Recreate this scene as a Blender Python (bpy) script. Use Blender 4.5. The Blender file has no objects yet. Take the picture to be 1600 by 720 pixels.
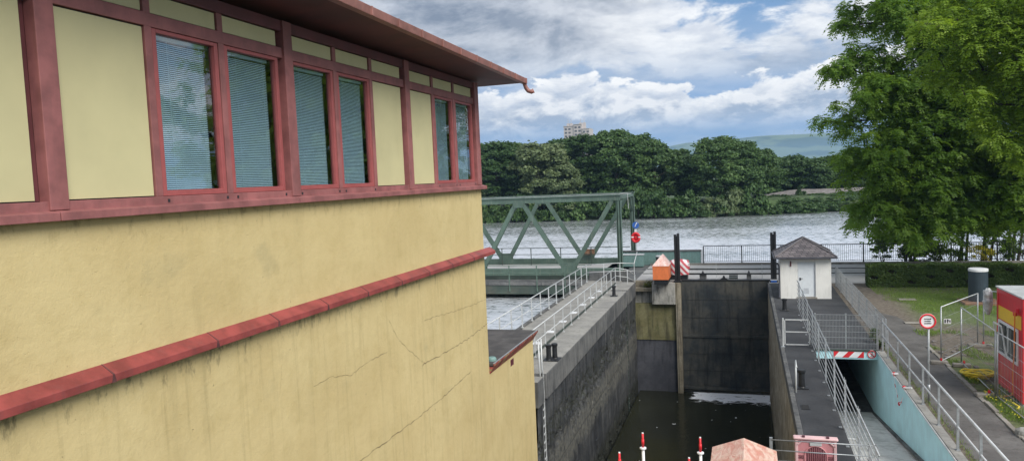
import bpy, math, random
import numpy as np
from mathutils import Vector, Matrix, noise
PI = math.pi
rad = math.radians
scene = bpy.context.scene
COL = scene.collection
rng = np.random.default_rng(7)
random.seed(7)

# ------------------------------------------------------------------ camera
cam_d = bpy.data.cameras.new('camera')
cam = bpy.data.objects.new('camera', cam_d)
COL.objects.link(cam)
scene.camera = cam
cam_d.sensor_width = 36.0
cam_d.sensor_fit = 'HORIZONTAL'
cam_d.lens = 36.0 * 1155 / 1600
cam_d.clip_start = 0.1
cam_d.clip_end = 20000
_y, _p, _r = rad(17.624), rad(3.924), rad(-2.493)
_f = Vector((-math.sin(_y) * math.cos(_p), math.cos(_y) * math.cos(_p), -math.sin(_p)))
_rt = Vector((math.cos(_y), math.sin(_y), 0))
_up = _rt.cross(_f)
_rt2 = _rt * math.cos(_r) + _up * math.sin(_r)
_up2 = -_rt * math.sin(_r) + _up * math.cos(_r)
_m = Matrix((_rt2, _up2, -_f)).transposed().to_4x4()
_m.translation = Vector((0, 0, 7.0))
cam.matrix_world = _m

# ------------------------------------------------------------------ sky and sun
SUN_EL, SUN_AZ = rad(42), rad(130)          # azimuth clockwise from +Y
sun_dir = Vector((math.sin(SUN_AZ) * math.cos(SUN_EL), math.cos(SUN_AZ) * math.cos(SUN_EL), math.sin(SUN_EL)))
world = bpy.data.worlds.new('World')
scene.world = world
world.use_nodes = True


class NT:
    """tiny node-graph helper"""
    def __init__(self, tree):
        self.t = tree
        self.n = tree.nodes
        self.l = tree.links

    def new(self, kind, **kw):
        nd = self.n.new(kind)
        for k, v in kw.items():
            setattr(nd, k, v)
        return nd

    def put(self, sock, val):
        if isinstance(val, bpy.types.NodeSocket):
            self.l.new(val, sock)
        elif val is not None:
            if sock.type == 'RGBA' and len(val) == 3:
                val = (*val, 1)
            sock.default_value = val

    def math(self, op, a, b=None, c=None, clamp=False):
        nd = self.new('ShaderNodeMath', operation=op, use_clamp=clamp)
        self.put(nd.inputs[0], a)
        if b is not None: self.put(nd.inputs[1], b)
        if c is not None: self.put(nd.inputs[2], c)
        return nd.outputs[0]

    def vmath(self, op, a, b=None):
        nd = self.new('ShaderNodeVectorMath', operation=op)
        self.put(nd.inputs[0], a)
        if b is not None: self.put(nd.inputs[1], b)
        return nd.outputs[0]

    def noise(self, vec, scale, detail=5, rough=.55, dist=0., out=0):
        nd = self.new('ShaderNodeTexNoise')
        if vec is not None: self.put(nd.inputs['Vector'], vec)
        self.put(nd.inputs['Scale'], scale)
        self.put(nd.inputs['Detail'], detail)
        self.put(nd.inputs['Roughness'], rough)
        self.put(nd.inputs['Distortion'], dist)
        return nd.outputs[out]

    def ss(self, v, a, b, lo=0., hi=1.):
        nd = self.new('ShaderNodeMapRange', interpolation_type='SMOOTHSTEP')
        self.put(nd.inputs[0], v)
        for i, x in enumerate((a, b, lo, hi)):
            self.put(nd.inputs[1 + i], x)
        return nd.outputs[0]

    def lin(self, v, a, b, lo=0., hi=1.):
        nd = self.new('ShaderNodeMapRange')
        self.put(nd.inputs[0], v)
        for i, x in enumerate((a, b, lo, hi)):
            self.put(nd.inputs[1 + i], x)
        return nd.outputs[0]

    def mix(self, f, a, b, mode='MIX'):
        nd = self.new('ShaderNodeMix', data_type='RGBA', blend_type=mode)
        nd.clamp_factor = True
        self.put(nd.inputs[0], f)
        self.put(nd.inputs[6], a)
        self.put(nd.inputs[7], b)
        return nd.outputs[2]

    def ramp(self, v, stops):
        nd = self.new('ShaderNodeValToRGB')
        self.put(nd.inputs[0], v)
        cr = nd.color_ramp
        while len(cr.elements) < len(stops):
            cr.elements.new(.5)
        for e, (p, c) in zip(cr.elements, stops):
            e.position = p
            e.color = (*c, 1)
        return nd.outputs[0]

    def xyz(self, x=0., y=0., z=0.):
        nd = self.new('ShaderNodeCombineXYZ')
        self.put(nd.inputs[0], x); self.put(nd.inputs[1], y); self.put(nd.inputs[2], z)
        return nd.outputs[0]

    def sep(self, v):
        nd = self.new('ShaderNodeSeparateXYZ')
        self.put(nd.inputs[0], v)
        return nd.outputs


def build_world():
    t = NT(world.node_tree)
    t.n.clear()
    out = t.new('ShaderNodeOutputWorld')
    bg = t.new('ShaderNodeBackground')
    bg.inputs['Strength'].default_value = 0.088
    t.l.new(bg.outputs[0], out.inputs[0])
    sky = t.new('ShaderNodeTexSky', sky_type='NISHITA')
    sky.sun_disc = False
    sky.sun_elevation = SUN_EL
    sky.sun_rotation = SUN_AZ
    sky.air_density = 1.0
    sky.dust_density = 1.2
    sky.ozone_density = 1.6
    tc = t.new('ShaderNodeTexCoord')
    d = tc.outputs['Generated']
    x, y, z = t.sep(d)
    S = t.vmath
    # stretched direction coordinates: clouds wider than tall near the horizon
    dv = t.xyz(x, y, t.math('MULTIPLY', z, 2.0))
    # --- clear sky behind everything
    blue = t.mix(.55, sky.outputs[0], (1.5, 3.3, 6.6))
    haze = t.mix(t.ss(t.noise(t.xyz(x, y, t.math('MULTIPLY', z, 5.0)), 5.0, 5, .6), .38, .66), (2.7, 4.3, 7.0), (4.6, 5.8, 7.8))
    base = t.mix(t.ss(z, .10, .22), haze, blue)
    # --- broken high deck: planar coordinates give the perspective of a cloud layer
    den = t.math('MAXIMUM', t.math('ADD', z, .27), .03)
    pc = t.xyz(t.math('DIVIDE', x, den), t.math('DIVIDE', y, den), 0.)
    n1 = t.noise(pc, 3.0, 9, .60, .25)
    n1b = t.noise(t.vmath('ADD', pc, (-.05, .05, .0)), 3.0, 9, .60, .25)
    leftmass = t.math('MULTIPLY', t.ss(x, -.06, -.26), t.ss(z, .12, .17))
    gd = t.new('ShaderNodeVectorMath', operation='DISTANCE')
    t.put(gd.inputs[0], d)
    gd.inputs[1].default_value = (.02, .977, .212)
    gap = t.ss(gd.outputs['Value'], .085, .015)
    cover = t.ss(t.math('ADD', n1, t.math('MULTIPLY', t.math('SUBTRACT', leftmass, t.math('MULTIPLY', gap, .55)), .22)), .40, .52)
    relief = t.lin(t.math('SUBTRACT', n1, n1b), -.10, .10, 0., 1.)
    thick = t.ss(t.noise(t.vmath('ADD', pc, (5.0, 2.0, 0.0)), 1.7, 6, .55), .44, .66)
    # a heavier grey mass towards the left of the river
    th2 = t.math('MAXIMUM', thick, t.math('MULTIPLY', leftmass, .85))
    lit = t.mix(relief, (7.0, 7.4, 8.2), (10.2, 10.3, 10.4))
    dark = t.mix(relief, (2.3, 2.8, 3.7), (5.6, 6.0, 6.8))
    deck = t.mix(th2, lit, dark)
    c1 = t.mix(cover, base, deck)
    # deck thins out near the horizon
    c1 = t.mix(t.ss(z, .10, .185), t.mix(t.ss(z, .09, .15), base, t.mix(relief, (3.6, 4.5, 6.0), (5.6, 6.3, 7.5))), c1)
    # --- cumulus bank with a crisp sunlit top edge
    nb = t.noise(dv, 13.0, 9, .60, .25)
    nb_up = t.noise(t.vmath('ADD', dv, (.010, .0, .022)), 13.0, 9, .60, .25)
    wide = t.noise(t.xyz(x, y, 0.), 5.5, 2, .5)
    edge = t.math('ADD', .126, t.math('ADD', t.math('MULTIPLY', t.math('SUBTRACT', wide, .5), .11),
                                       t.math('MULTIPLY', t.math('SUBTRACT', nb, .5), .12)))
    depth = t.math('SUBTRACT', edge, z)
    m2 = t.ss(depth, -.001, .007)
    em = t.lin(t.math('SUBTRACT', nb, nb_up), -.085, .085, 0., 1.)
    shade = t.mix(em, (4.0, 4.8, 6.2), (9.2, 9.3, 9.6))
    top = t.mix(em, (7.4, 7.8, 8.6), (10.3, 10.3, 10.3))
    body = t.mix(t.ss(depth, .004, .035), top, shade)
    body = t.mix(t.ss(z, .085, .045), body, haze)
    c2 = t.mix(m2, c1, body)
    t.l.new(c2, bg.inputs['Color'])


build_world()
sd = bpy.data.lights.new('sun', 'SUN')
sd.energy = 3.5
sd.angle = rad(38)
sd.color = (1.0, .96, .90)
sun = bpy.data.objects.new('sun', sd)
COL.objects.link(sun)
sun.rotation_euler = (-sun_dir).to_track_quat('-Z', 'Y').to_euler()
sun.location = (0, 0, 60)
vs = scene.view_settings
vs.view_transform = 'Standard'
vs.look = 'None'
vs.gamma = 1
vs.exposure = 0.28
vs.use_curve_mapping = False
scene.cycles.max_bounces = 6
scene.cycles.diffuse_bounces = 3
scene.cycles.transparent_max_bounces = 12

# ------------------------------------------------------------------ object helpers
OFF = {}


def link(o, parent=None):
    COL.objects.link(o)
    if parent is not None:
        o.parent = parent
    return o


def tag(o, label=None, cat=None, group=None, kind=None):
    if label: o['label'] = label
    if cat: o['category'] = cat
    if group: o['group'] = group
    if kind: o['kind'] = kind
    return o


def thing(name, label, cat, loc=(0, 0, 0), group=None):
    o = bpy.data.objects.new(name, None)
    o.empty_display_size = .2
    link(o)
    o.location = loc
    OFF[o] = Vector(loc)
    return tag(o, label, cat, group)


def copy_tree(o, parent=None, label=None, loc=None):
    c = o.copy()
    COL.objects.link(c)
    c.parent = parent
    if label: c['label'] = label
    if loc is not None: c.location = loc
    for ch in list(o.children):
        copy_tree(ch, c)
    return c


class MB:
    """collects simple shapes in world coordinates, builds ONE mesh object"""
    def __init__(self):
        self.v = []
        self.f = []
        self.mi = []
        self.cur = 0

    def add(self, vs, fs):
        b = len(self.v)
        self.v += [tuple(p) for p in vs]
        self.f += [tuple(b + i for i in q) for q in fs]
        self.mi += [self.cur] * len(fs)
        return self

    def box(self, x0, x1, y0, y1, z0, z1):
        x0, x1 = min(x0, x1), max(x0, x1); y0, y1 = min(y0, y1), max(y0, y1); z0, z1 = min(z0, z1), max(z0, z1)
        return self.add([(x0, y0, z0), (x1, y0, z0), (x1, y1, z0), (x0, y1, z0), (x0, y0, z1), (x1, y0, z1), (x1, y1, z1), (x0, y1, z1)],
                        [(0, 3, 2, 1), (4, 5, 6, 7), (0, 1, 5, 4), (1, 2, 6, 5), (2, 3, 7, 6), (3, 0, 4, 7)])

    def hexa(self, p):      # 8 points: bottom 4 ccw, top 4 ccw
        return self.add(p, [(0, 3, 2, 1), (4, 5, 6, 7), (0, 1, 5, 4), (1, 2, 6, 5), (2, 3, 7, 6), (3, 0, 4, 7)])

    def beam(self, p, q, w, h, up=(0, 0, 1)):
        p, q = Vector(p), Vector(q)
        d = (q - p).normalized()
        u = Vector(up)
        if abs(d.dot(u)) > .99: u = Vector((0, 1, 0))
        s = d.cross(u).normalized() * (w / 2)
        t = s.normalized().cross(d).normalized() * (h / 2)
        pts = []
        for c in (p, q):
            pts += [c - s - t, c + s - t, c + s + t, c - s + t]
        return self.add(pts, [(0, 1, 2, 3), (7, 6, 5, 4), (0, 4, 5, 1), (1, 5, 6, 2), (2, 6, 7, 3), (3, 7, 4, 0)])

    def tube(self, pts, r, n=8, cap=True):
        pts = [Vector(p) for p in pts]
        rs = r if isinstance(r, (list, tuple)) else [r] * len(pts)
        rings = []
        ref = None
        for i, p in enumerate(pts):
            a = pts[max(i - 1, 0)]; b = pts[min(i + 1, len(pts) - 1)]
            d = (b - a).normalized()
            if ref is None:
                ref = Vector((0, 0, 1)) if abs(d.z) < .9 else Vector((1, 0, 0))
            s = d.cross(ref).normalized()
            u = s.cross(d).normalized()
            ref = u
            rings.append([p + (s * math.cos(k * 2 * PI / n) + u * math.sin(k * 2 * PI / n)) * rs[i] for k in range(n)])
        vs = [v for rg in rings for v in rg]
        fs = []
        for i in range(len(pts) - 1):
            for k in range(n):
                k2 = (k + 1) % n
                fs.append((i * n + k, i * n + k2, (i + 1) * n + k2, (i + 1) * n + k))
        if cap:
            fs.append(tuple(range(n))[::-1])
            fs.append(tuple((len(pts) - 1) * n + k for k in range(n)))
        return self.add(vs, fs)

    def lathe(self, cx, cy, prof, n=20):      # prof: list of (r, z)
        vs = []
        for r, z in prof:
            vs += [(cx + r * math.cos(2 * PI * k / n), cy + r * math.sin(2 * PI * k / n), z) for k in range(n)]
        fs = []
        for i in range(len(prof) - 1):
            for k in range(n):
                k2 = (k + 1) % n
                fs.append((i * n + k, i * n + k2, (i + 1) * n + k2, (i + 1) * n + k))
        fs.append(tuple(range(n))[::-1])
        fs.append(tuple((len(prof) - 1) * n + k for k in range(n)))
        return self.add(vs, fs)

    def disc(self, c, axis, r, t, n=28):      # a coin along an axis
        c = Vector(c); a = Vector(axis).normalized()
        return self.tube([c - a * t / 2, c + a * t / 2], r, n)

    def build(self, name, mat, parent=None, loc=None, bevel=0, smooth=False, label=None):
        root = Vector((0, 0, 0))
        if parent is not None:
            root = OFF.get(parent, Vector((0, 0, 0)))
        if parent is None and loc is not None:
            root = Vector(loc)
        me = bpy.data.meshes.new(name)
        me.from_pydata([(v[0] - root.x, v[1] - root.y, v[2] - root.z) for v in self.v], [], self.f)
        mats = mat if isinstance(mat, (list, tuple)) else [mat]
        for m in mats: me.materials.append(m)
        if len(mats) > 1:
            me.polygons.foreach_set('material_index', self.mi)
        if smooth:
            me.shade_smooth()
        o = bpy.data.objects.new(name, me)
        link(o, parent)
        if parent is None: o.location = root
        OFF[o] = root
        if bevel:
            b = o.modifiers.new('bevel', 'BEVEL')
            b.width = bevel
            b.segments = 2
            b.limit_method = 'ANGLE'
        if label: o['label'] = label
        return o


# ------------------------------------------------------------------ materials
def mat_base(name):
    m = bpy.data.materials.new(name)
    m.use_nodes = True
    t = NT(m.node_tree)
    t.n.clear()
    out = t.new('ShaderNodeOutputMaterial')
    b = t.new('ShaderNodeBsdfPrincipled')
    t.l.new(b.outputs[0], out.inputs[0])
    return m, t, b, out


def world_pos(t):
    return t.new('ShaderNodeNewGeometry').outputs['Position']


def add_bump(t, b, h, strength=.3, dist=.02):
    bp = t.new('ShaderNodeBump')
    bp.inputs['Strength'].default_value = strength
    bp.inputs['Distance'].default_value = dist
    t.put(bp.inputs['Height'], h)
    t.l.new(bp.outputs[0], b.inputs['Normal'])


def simple(name, col, rough=.5, metal=0., var=.15, scale=6., bump=.0, dirt=None, streak=False, spec=.5):
    """painted / plain surface with soft colour variation, grime and optional streaks"""
    m, t, b, out = mat_base(name)
    p = world_pos(t)
    n = t.noise(p, scale, 6, .6)
    dk = tuple(c * (1 - var) for c in col)
    lt = tuple(min(1, c * (1 + var)) for c in col)
    c = t.mix(t.ss(n, .3, .7), dk, lt)
    if dirt is not None:
        pv = t.vmath('MULTIPLY', p, (6., 6., .7)) if streak else p
        n2 = t.noise(pv, 1.3 if streak else scale * .6, 8, .65)
        c = t.mix(t.math('MULTIPLY', t.ss(n2, .50, .72), dirt[1]), c, dirt[0])
    t.put(b.inputs['Base Color'], c)
    t.put(b.inputs['Roughness'], t.lin(n, .2, .8, max(0., rough - .1), min(1., rough + .1)))
    b.inputs['Metallic'].default_value = metal
    b.inputs['Specular IOR Level'].default_value = spec
    if bump:
        add_bump(t, b, t.noise(p, scale * 6, 6, .6), bump, .01)
    return m


def stucco_mat():
    m, t, b, out = mat_base('yellow_stucco')
    p = world_pos(t)
    x, y, z = t.sep(p)
    big = t.noise(p, .55, 5, .6)
    mid = t.noise(p, 3.2, 6, .6)
    c = t.mix(t.ss(big, .32, .68), (.53, .42, .205), (.59, .48, .245))
    c = t.mix(t.math('MULTIPLY', t.ss(mid, .45, .75), .35), c, (.45, .35, .15))
    # vertical run-off streaks
    st = t.noise(t.vmath('MULTIPLY', p, (1., 5.5, .28)), 1.5, 7, .62)
    below = t.ss(z, 5.05, 4.9)
    c = t.mix(t.math('MULTIPLY', t.ss(st, .50, .78), t.lin(below, 0., 1., .12, .40)), c, (.30, .245, .115))
    st2 = t.noise(t.vmath('MULTIPLY', p, (1., 1.3, .12)), 1.1, 4, .55)
    c = t.mix(t.math('MULTIPLY', t.ss(st2, .56, .74), .26), c, (.36, .29, .14))
    st3 = t.noise(t.vmath('MULTIPLY', p, (1., 7., .2)), 2.3, 5, .6)
    c = t.mix(t.math('MULTIPLY', t.ss(st3, .60, .80), .25), c, (.72, .60, .33))
    # moss specks and grime hanging under the ledges
    g = t.noise(t.vmath('MULTIPLY', p, (1., 2.6, 1.)), 2.4, 8, .72)
    band = t.math('MULTIPLY', t.ss(z, 4.2, 4.95), below)
    c = t.mix(t.math('MULTIPLY', t.ss(t.math('ADD', g, t.math('MULTIPLY', band, .13)), .60, .74), t.math('MULTIPLY', band, .75)), c, (.13, .115, .065))
    band2 = t.math('MULTIPLY', t.ss(z, 6.35, 6.75), t.ss(g, .5, .68))
    c = t.mix(t.math('MULTIPLY', band2, .75), c, (.24, .19, .09))
    sp = t.noise(p, 11., 3, .5)
    c = t.mix(t.math('MULTIPLY', t.ss(sp, .73, .78), .7), c, (.12, .10, .06))
    pt = t.noise(t.vmath('MULTIPLY', p, (1., .55, .8)), .7, 3, .4)
    c = t.mix(t.math('MULTIPLY', t.ss(pt, .535, .55), .16), c, (.66, .53, .27))
    # a few bigger damp patches
    dp = t.noise(t.vmath('ADD', p, (3., 11., 4.)), 1.15, 4, .5)
    c = t.mix(t.math('MULTIPLY', t.ss(dp, .64, .76), .30), c, (.33, .29, .16))
    t.put(b.inputs['Base Color'], c)
    b.inputs['Roughness'].default_value = .93
    b.inputs['Specular IOR Level'].default_value = .2
    h = t.math('ADD', t.math('MULTIPLY', t.noise(p, 42., 5, .65), .45), t.math('MULTIPLY', t.noise(p, 9., 5, .6), 1.0))
    h = t.math('ADD', h, t.math('MULTIPLY', t.noise(t.vmath('MULTIPLY', p, (1., 1., 1.6)), 2.6, 5, .6, .8), .8))
    pit = t.ss(t.noise(t.vmath('MULTIPLY', p, (1., 1., 2.)), 14., 3, .6, 1.), .66, .74)
    h = t.math('SUBTRACT', h, t.math('MULTIPLY', pit, .6))
    add_bump(t, b, h, .42, .018)
    return m


def concrete(name, a, bcol, stain=(.06, .055, .045), amt=.6, sc=1.0, bump=.4, moss=0.):
    m, t, b, out = mat_base(name)
    p = world_pos(t)
    n = t.noise(p, .9 * sc, 8, .62)
    n2 = t.noise(p, 7. * sc, 6, .6)
    c = t.mix(t.ss(n, .3, .7), a, bcol)
    c = t.mix(t.math('MULTIPLY', t.ss(n2, .45, .8), .35), c, stain)
    s = t.noise(t.vmath('MULTIPLY', p, (3., 3., .35)), 1.2 * sc, 8, .66)
    c = t.mix(t.math('MULTIPLY', t.ss(s, .47, .68), amt), c, stain)
    if moss:
        mo = t.noise(t.vmath('ADD', p, (9., 2., 5.)), 1.6, 8, .7)
        c = t.mix(t.math('MULTIPLY', t.ss(mo, .52, .66), moss), c, (.09, .10, .035))
    t.put(b.inputs['Base Color'], c)
    b.inputs['Roughness'].default_value = .9
    b.inputs['Specular IOR Level'].default_value = .3
    add_bump(t, b, t.math('ADD', t.noise(p, 30., 5, .6), t.noise(p, 5., 5, .6)), bump, .02)
    return m


def lockwall_mat():
    """old chamber wall: grey-blue concrete on top, mossy broken band, dark slabs, black tide line"""
    m, t, b, out = mat_base('lock_wall_masonry')
    p = world_pos(t)
    x, y, z = t.sep(p)
    n = t.noise(p, .8, 8, .65)
    nf = t.noise(p, 5., 7, .68)
    c = t.mix(t.ss(n, .32, .68), (.026, .029, .034), (.078, .080, .080))
    s = t.noise(t.vmath('MULTIPLY', p, (3., 3.2, .22)), 1.2, 8, .66)
    c = t.mix(t.math('MULTIPLY', t.ss(s, .46, .60), .85), c, (.016, .018, .022))
    s2 = t.noise(t.vmath('MULTIPLY', p, (3., 2.5, .16)), 1.9, 6, .6)
    c = t.mix(t.math('MULTIPLY', t.ss(s2, .60, .74), .55), c, (.20, .20, .18))
    zz = t.math('ADD', z, t.math('MULTIPLY', t.math('SUBTRACT', n, .5), 1.8))
    mossb = t.math('MULTIPLY', t.ss(zz, -3.2, -2.5), t.ss(zz, -1.4, -2.0))
    c = t.mix(t.math('MULTIPLY', mossb, t.ss(nf, .46, .62, 0., .8)), c, (.034, .040, .012))
    c = t.mix(t.math('MULTIPLY', mossb, t.ss(nf, .54, .62)), c, (.006, .006, .006))
    pale = t.math('MULTIPLY', t.ss(zz, -4.8, -4.2), t.ss(zz, -2.9, -3.3))
    c = t.mix(t.math('MULTIPLY', pale, t.ss(nf, .35, .6)), c, (.120, .118, .100))
    tide = t.ss(t.math('ADD', z, t.math('MULTIPLY', t.math('SUBTRACT', nf, .5), 1.6)), -5.9, -6.6)
    c = t.mix(tide, c, (.018, .020, .014))
    # courses of big blocks
    br = t.new('ShaderNodeTexBrick')
    t.put(br.inputs['Vector'], t.xyz(y, z, 0.))
    br.inputs['Scale'].default_value = 1.0
    br.inputs['Brick Width'].default_value = 1.9
    br.inputs['Row Height'].default_value = .95
    br.inputs['Mortar Size'].default_value = .022
    br.offset = .4
    c = t.mix(t.math('MULTIPLY', br.outputs['Fac'], .75), c, (.02, .02, .018))
    t.put(b.inputs['Base Color'], c)
    t.put(b.inputs['Roughness'], t.lin(n, .2, .8, .6, .95))
    add_bump(t, b, t.math('ADD', t.noise(p, 16., 6, .65), t.math('MULTIPLY', t.noise(p, 3., 5, .6), 2.)), .7, .04)
    return m


def foliage(name, dark, mid, light, trans=.3, rough=.55, sc=.35):
    m, t, b, out = mat_base(name)
    at = t.new('ShaderNodeAttribute', attribute_name='tone')
    oi = t.new('ShaderNodeObjectInfo')
    tcd = t.new('ShaderNodeTexCoord').outputs['Object']
    n = t.noise(tcd, sc, 4, .6)
    v = t.math('ADD', t.math('MULTIPLY', at.outputs['Fac'], .62), t.math('ADD', t.math('MULTIPLY', t.math('SUBTRACT', n, .5), .9),
               t.math('MULTIPLY', t.math('SUBTRACT', oi.outputs['Random'], .5), .22)))
    c = t.ramp(t.math('ADD', v, .2), [(0.0, dark), (.5, mid), (1.0, light)])
    t.put(b.inputs['Base Color'], c)
    b.inputs['Roughness'].default_value = rough
    b.inputs['Specular IOR Level'].default_value = .35
    tr = t.new('ShaderNodeBsdfTranslucent')
    t.put(tr.inputs[0], t.mix(.5, c, (light[0] * 1.2, light[1] * 1.3, light[2] * .6)))
    mx = t.new('ShaderNodeMixShader')
    mx.inputs[0].default_value = trans
    t.l.new(b.outputs[0], mx.inputs[1])
    t.l.new(tr.outputs[0], mx.inputs[2])
    t.l.new(mx.outputs[0], out.inputs[0])
    return m


def water_mat(name, deep, bumps, rough=.06, foam=False, spec=.5, ior=1.333, river=False):
    m, t, b, out = mat_base(name)
    p = world_pos(t)
    c = t.mix(t.ss(t.noise(p, .15, 4, .6), .35, .65), deep, tuple(v * 1.5 for v in deep))
    h = None
    for sx, sy, sc, amp in bumps:
        k = t.math('MULTIPLY', t.noise(t.vmath('MULTIPLY', p, (sx, sy, 1.)), sc, 5, .6, .3), amp)
        h = k if h is None else t.math('ADD', h, k)
    b.inputs['Roughness'].default_value = rough
    b.inputs['IOR'].default_value = ior
    b.inputs['Specular IOR Level'].default_value = spec
    if foam:
        x, y, z = t.sep(p)
        reg = t.math('MULTIPLY', t.ss(y, 45.4, 47.4), t.math('MULTIPLY', t.ss(x, -3.9, -3.0), t.ss(x, 1.6, 1.0)))
        fn = t.noise(t.vmath('MULTIPLY', p, (.55, 1.7, 1.)), 2.1, 7, .62, 1.2)
        fm = t.ss(t.math('ADD', fn, t.math('MULTIPLY', reg, .26)), .60, .68)
        fm = t.math('MULTIPLY', fm, t.ss(reg, .02, .35))
        sc1 = t.noise(t.vmath('MULTIPLY', p, (.9, .5, 1.)), 1.6, 6, .7, 1.5)
        scum = t.math('MULTIPLY', t.ss(sc1, .63, .70), .35)
        fl = t.ss(t.noise(p, 3.1, 2, .4), .765, .79)
        c = t.mix(scum, c, (.09, .09, .05))
        c = t.mix(t.math('MAXIMUM', fm, t.math('MULTIPLY', fl, .8)), c, (.95, .97, 1.0))
        t.put(b.inputs['Roughness'], t.lin(fm, 0., 1., rough, .8))
    if river:       # roughness varies with wind; bright ripples and far-bank reflection also painted into the colour
        x, y, z = t.sep(p)
        rp = t.noise(t.vmath('MULTIPLY', p, (.62, 1.0, 1.)), 2.1, 5, .72, .4)
        rf = t.noise(t.vmath('MULTIPLY', p, (.04, .10, 1.)), 1.0, 3, .5)
        k = t.math('ADD', rp, t.math('MULTIPLY', t.math('SUBTRACT', rf, .5), .35))
        k = t.math('SUBTRACT', k, t.ss(y, 80., 150., 0., .17))
        k = t.ss(k, .32, .54)
        t.put(b.inputs['Roughness'], t.lin(k, 0., 1., .20, .46))
        b.inputs['Metallic'].default_value = .8
        c = t.mix(k, (.52, .57, .58), (.92, .94, .97))
    t.put(b.inputs['Base Color'], c)
    add_bump(t, b, h, 1.0, 1.0)
    return m


def mesh_from_quads(name, P, mat, tone=None, parent=None, loc=None):
    """P: (n,4,3) float array -> one mesh object made of n leaf-sized quads"""
    n = P.shape[0]
    root = OFF.get(parent, Vector((0, 0, 0))) if parent is not None else Vector(loc or (0, 0, 0))
    me = bpy.data.meshes.new(name)
    me.vertices.add(n * 4)
    me.vertices.foreach_set('co', (P - np.array(root)).reshape(-1).astype(np.float32))
    me.loops.add(n * 4)
    me.loops.foreach_set('vertex_index', np.arange(n * 4, dtype=np.int32))
    me.polygons.add(n)
    me.polygons.foreach_set('loop_start', np.arange(0, n * 4, 4, dtype=np.int32))
    me.polygons.foreach_set('loop_total', np.full(n, 4, dtype=np.int32))
    if tone is not None:
        a = me.attributes.new('tone', 'FLOAT', 'FACE')
        a.data.foreach_set('value', tone.astype(np.float32))
    me.materials.append(mat)
    me.update()
    me.validate()
    o = bpy.data.objects.new(name, me)
    link(o, parent)
    if parent is None: o.location = root
    OFF[o] = root
    return o


def unit(a):
    return a / np.maximum(np.linalg.norm(a, axis=-1, keepdims=True), 1e-9)


def leaf_quads(C, N, size, aspect=.6, D=None, R=None):
    """kite leaves centred at C with normals N; D = direction of the long axis (optional)"""
    R = R or rng
    n = len(C)
    if D is None:
        D = R.normal(size=(n, 3))
    D = unit(D - N * np.sum(D * N, 1, keepdims=True))
    B = np.cross(N, D)
    s = size if np.ndim(size) else np.full(n, size)
    s = s[:, None]
    a = C - D * s * .5
    c = C + D * s * .5
    m = C - D * s * .08
    return np.stack([a, m + B * s * aspect * .5, c, m - B * s * aspect * .5], 1)

# ------------------------------------------------------------------ palette
M = {}
M['stucco'] = stucco_mat()
M['red'] = simple('faded_red_paint', (.275, .102, .098), .6, var=.25, scale=2.5, dirt=((.20, .085, .08), .55), streak=True)
M['red_dark'] = simple('dull_red_paint_and_shade', (.13, .038, .042), .55, var=.22, scale=2.0, dirt=((.10, .035, .035), .5))
M['red_trim'] = simple('red_sheet_metal', (.255, .052, .046), .55, var=.3, scale=2.2, dirt=((.20, .06, .055), .6), streak=True)
M['red_bright'] = simple('bright_red_frame', (.34, .085, .082), .45, var=.08)
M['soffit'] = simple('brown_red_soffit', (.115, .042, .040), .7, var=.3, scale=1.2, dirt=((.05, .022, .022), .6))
M['panel'] = simple('pale_yellow_panel', (.56, .51, .285), .6, var=.05, scale=.9, bump=.05, dirt=((.36, .33, .17), .28))
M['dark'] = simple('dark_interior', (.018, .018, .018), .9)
M['gasket'] = simple('black_gasket', (.02, .02, .025), .7)
M['blind'] = simple('blind_slats', (.52, .68, .78), .45, var=.04)
M['copper'] = simple('brown_gutter', (.27, .12, .10), .5, var=.2, scale=4, dirt=((.12, .06, .05), .6))
M['roofing'] = simple('roofing_felt', (.065, .060, .058), .9, var=.35, scale=1.8, bump=.5, dirt=((.17, .16, .15), .4))
M['steel'] = simple('galvanised_steel', (.36, .38, .39), .45, .5, var=.15, scale=8)
M['galv_pale'] = simple('pale_painted_rail', (.56, .58, .58), .45, .2, var=.12, scale=5, dirt=((.25, .23, .2), .3))
M['truss'] = simple('green_bridge_paint', (.080, .128, .100), .55, var=.16, scale=1.3, dirt=((.20, .22, .18), .5), streak=True)
M['truss_dark'] = simple('dark_green_girder', (.035, .052, .042), .6, var=.3, scale=1.0, dirt=((.10, .08, .06), .4))
M['blacksteel'] = simple('black_steel', (.013, .014, .016), .5, var=.3)
M['conc'] = concrete('pier_concrete', (.23, .225, .21), (.34, .33, .30), (.12, .115, .10), .5)
M['conc_dark'] = concrete('stained_concrete', (.085, .088, .090), (.175, .175, .168), (.038, .040, .042), .8, bump=.6)
M['conc_alg'] = concrete('algae_concrete', (.135, .125, .055), (.24, .225, .12), (.05, .048, .03), .75, bump=.5, moss=.6)
M['conc_block'] = concrete('bleached_concrete', (.27, .265, .24), (.48, .465, .42), (.045, .045, .04), .8, sc=1.5, bump=.5)
M['conc_brown'] = concrete('brown_stained_concrete', (.20, .175, .125), (.36, .325, .25), (.09, .075, .05), .75, sc=1.2)
M['conc_pale'] = concrete('ramp_concrete', (.58, .575, .54), (.72, .70, .66), (.24, .23, .20), .4, sc=.8)
M['plate'] = concrete('grey_blue_plate', (.055, .058, .070), (.095, .098, .112), (.03, .03, .035), .6, bump=.2)
M['gate'] = concrete('wet_gate_steel', (.034, .042, .048), (.110, .105, .088), (.020, .022, .024), .75, sc=.8, bump=.35)
M['lockwall'] = lockwall_mat()
M['asphalt'] = concrete('lockside_asphalt', (.042, .044, .048), (.072, .074, .078), (.022, .023, .026), .35, sc=.9, bump=.6)
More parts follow.
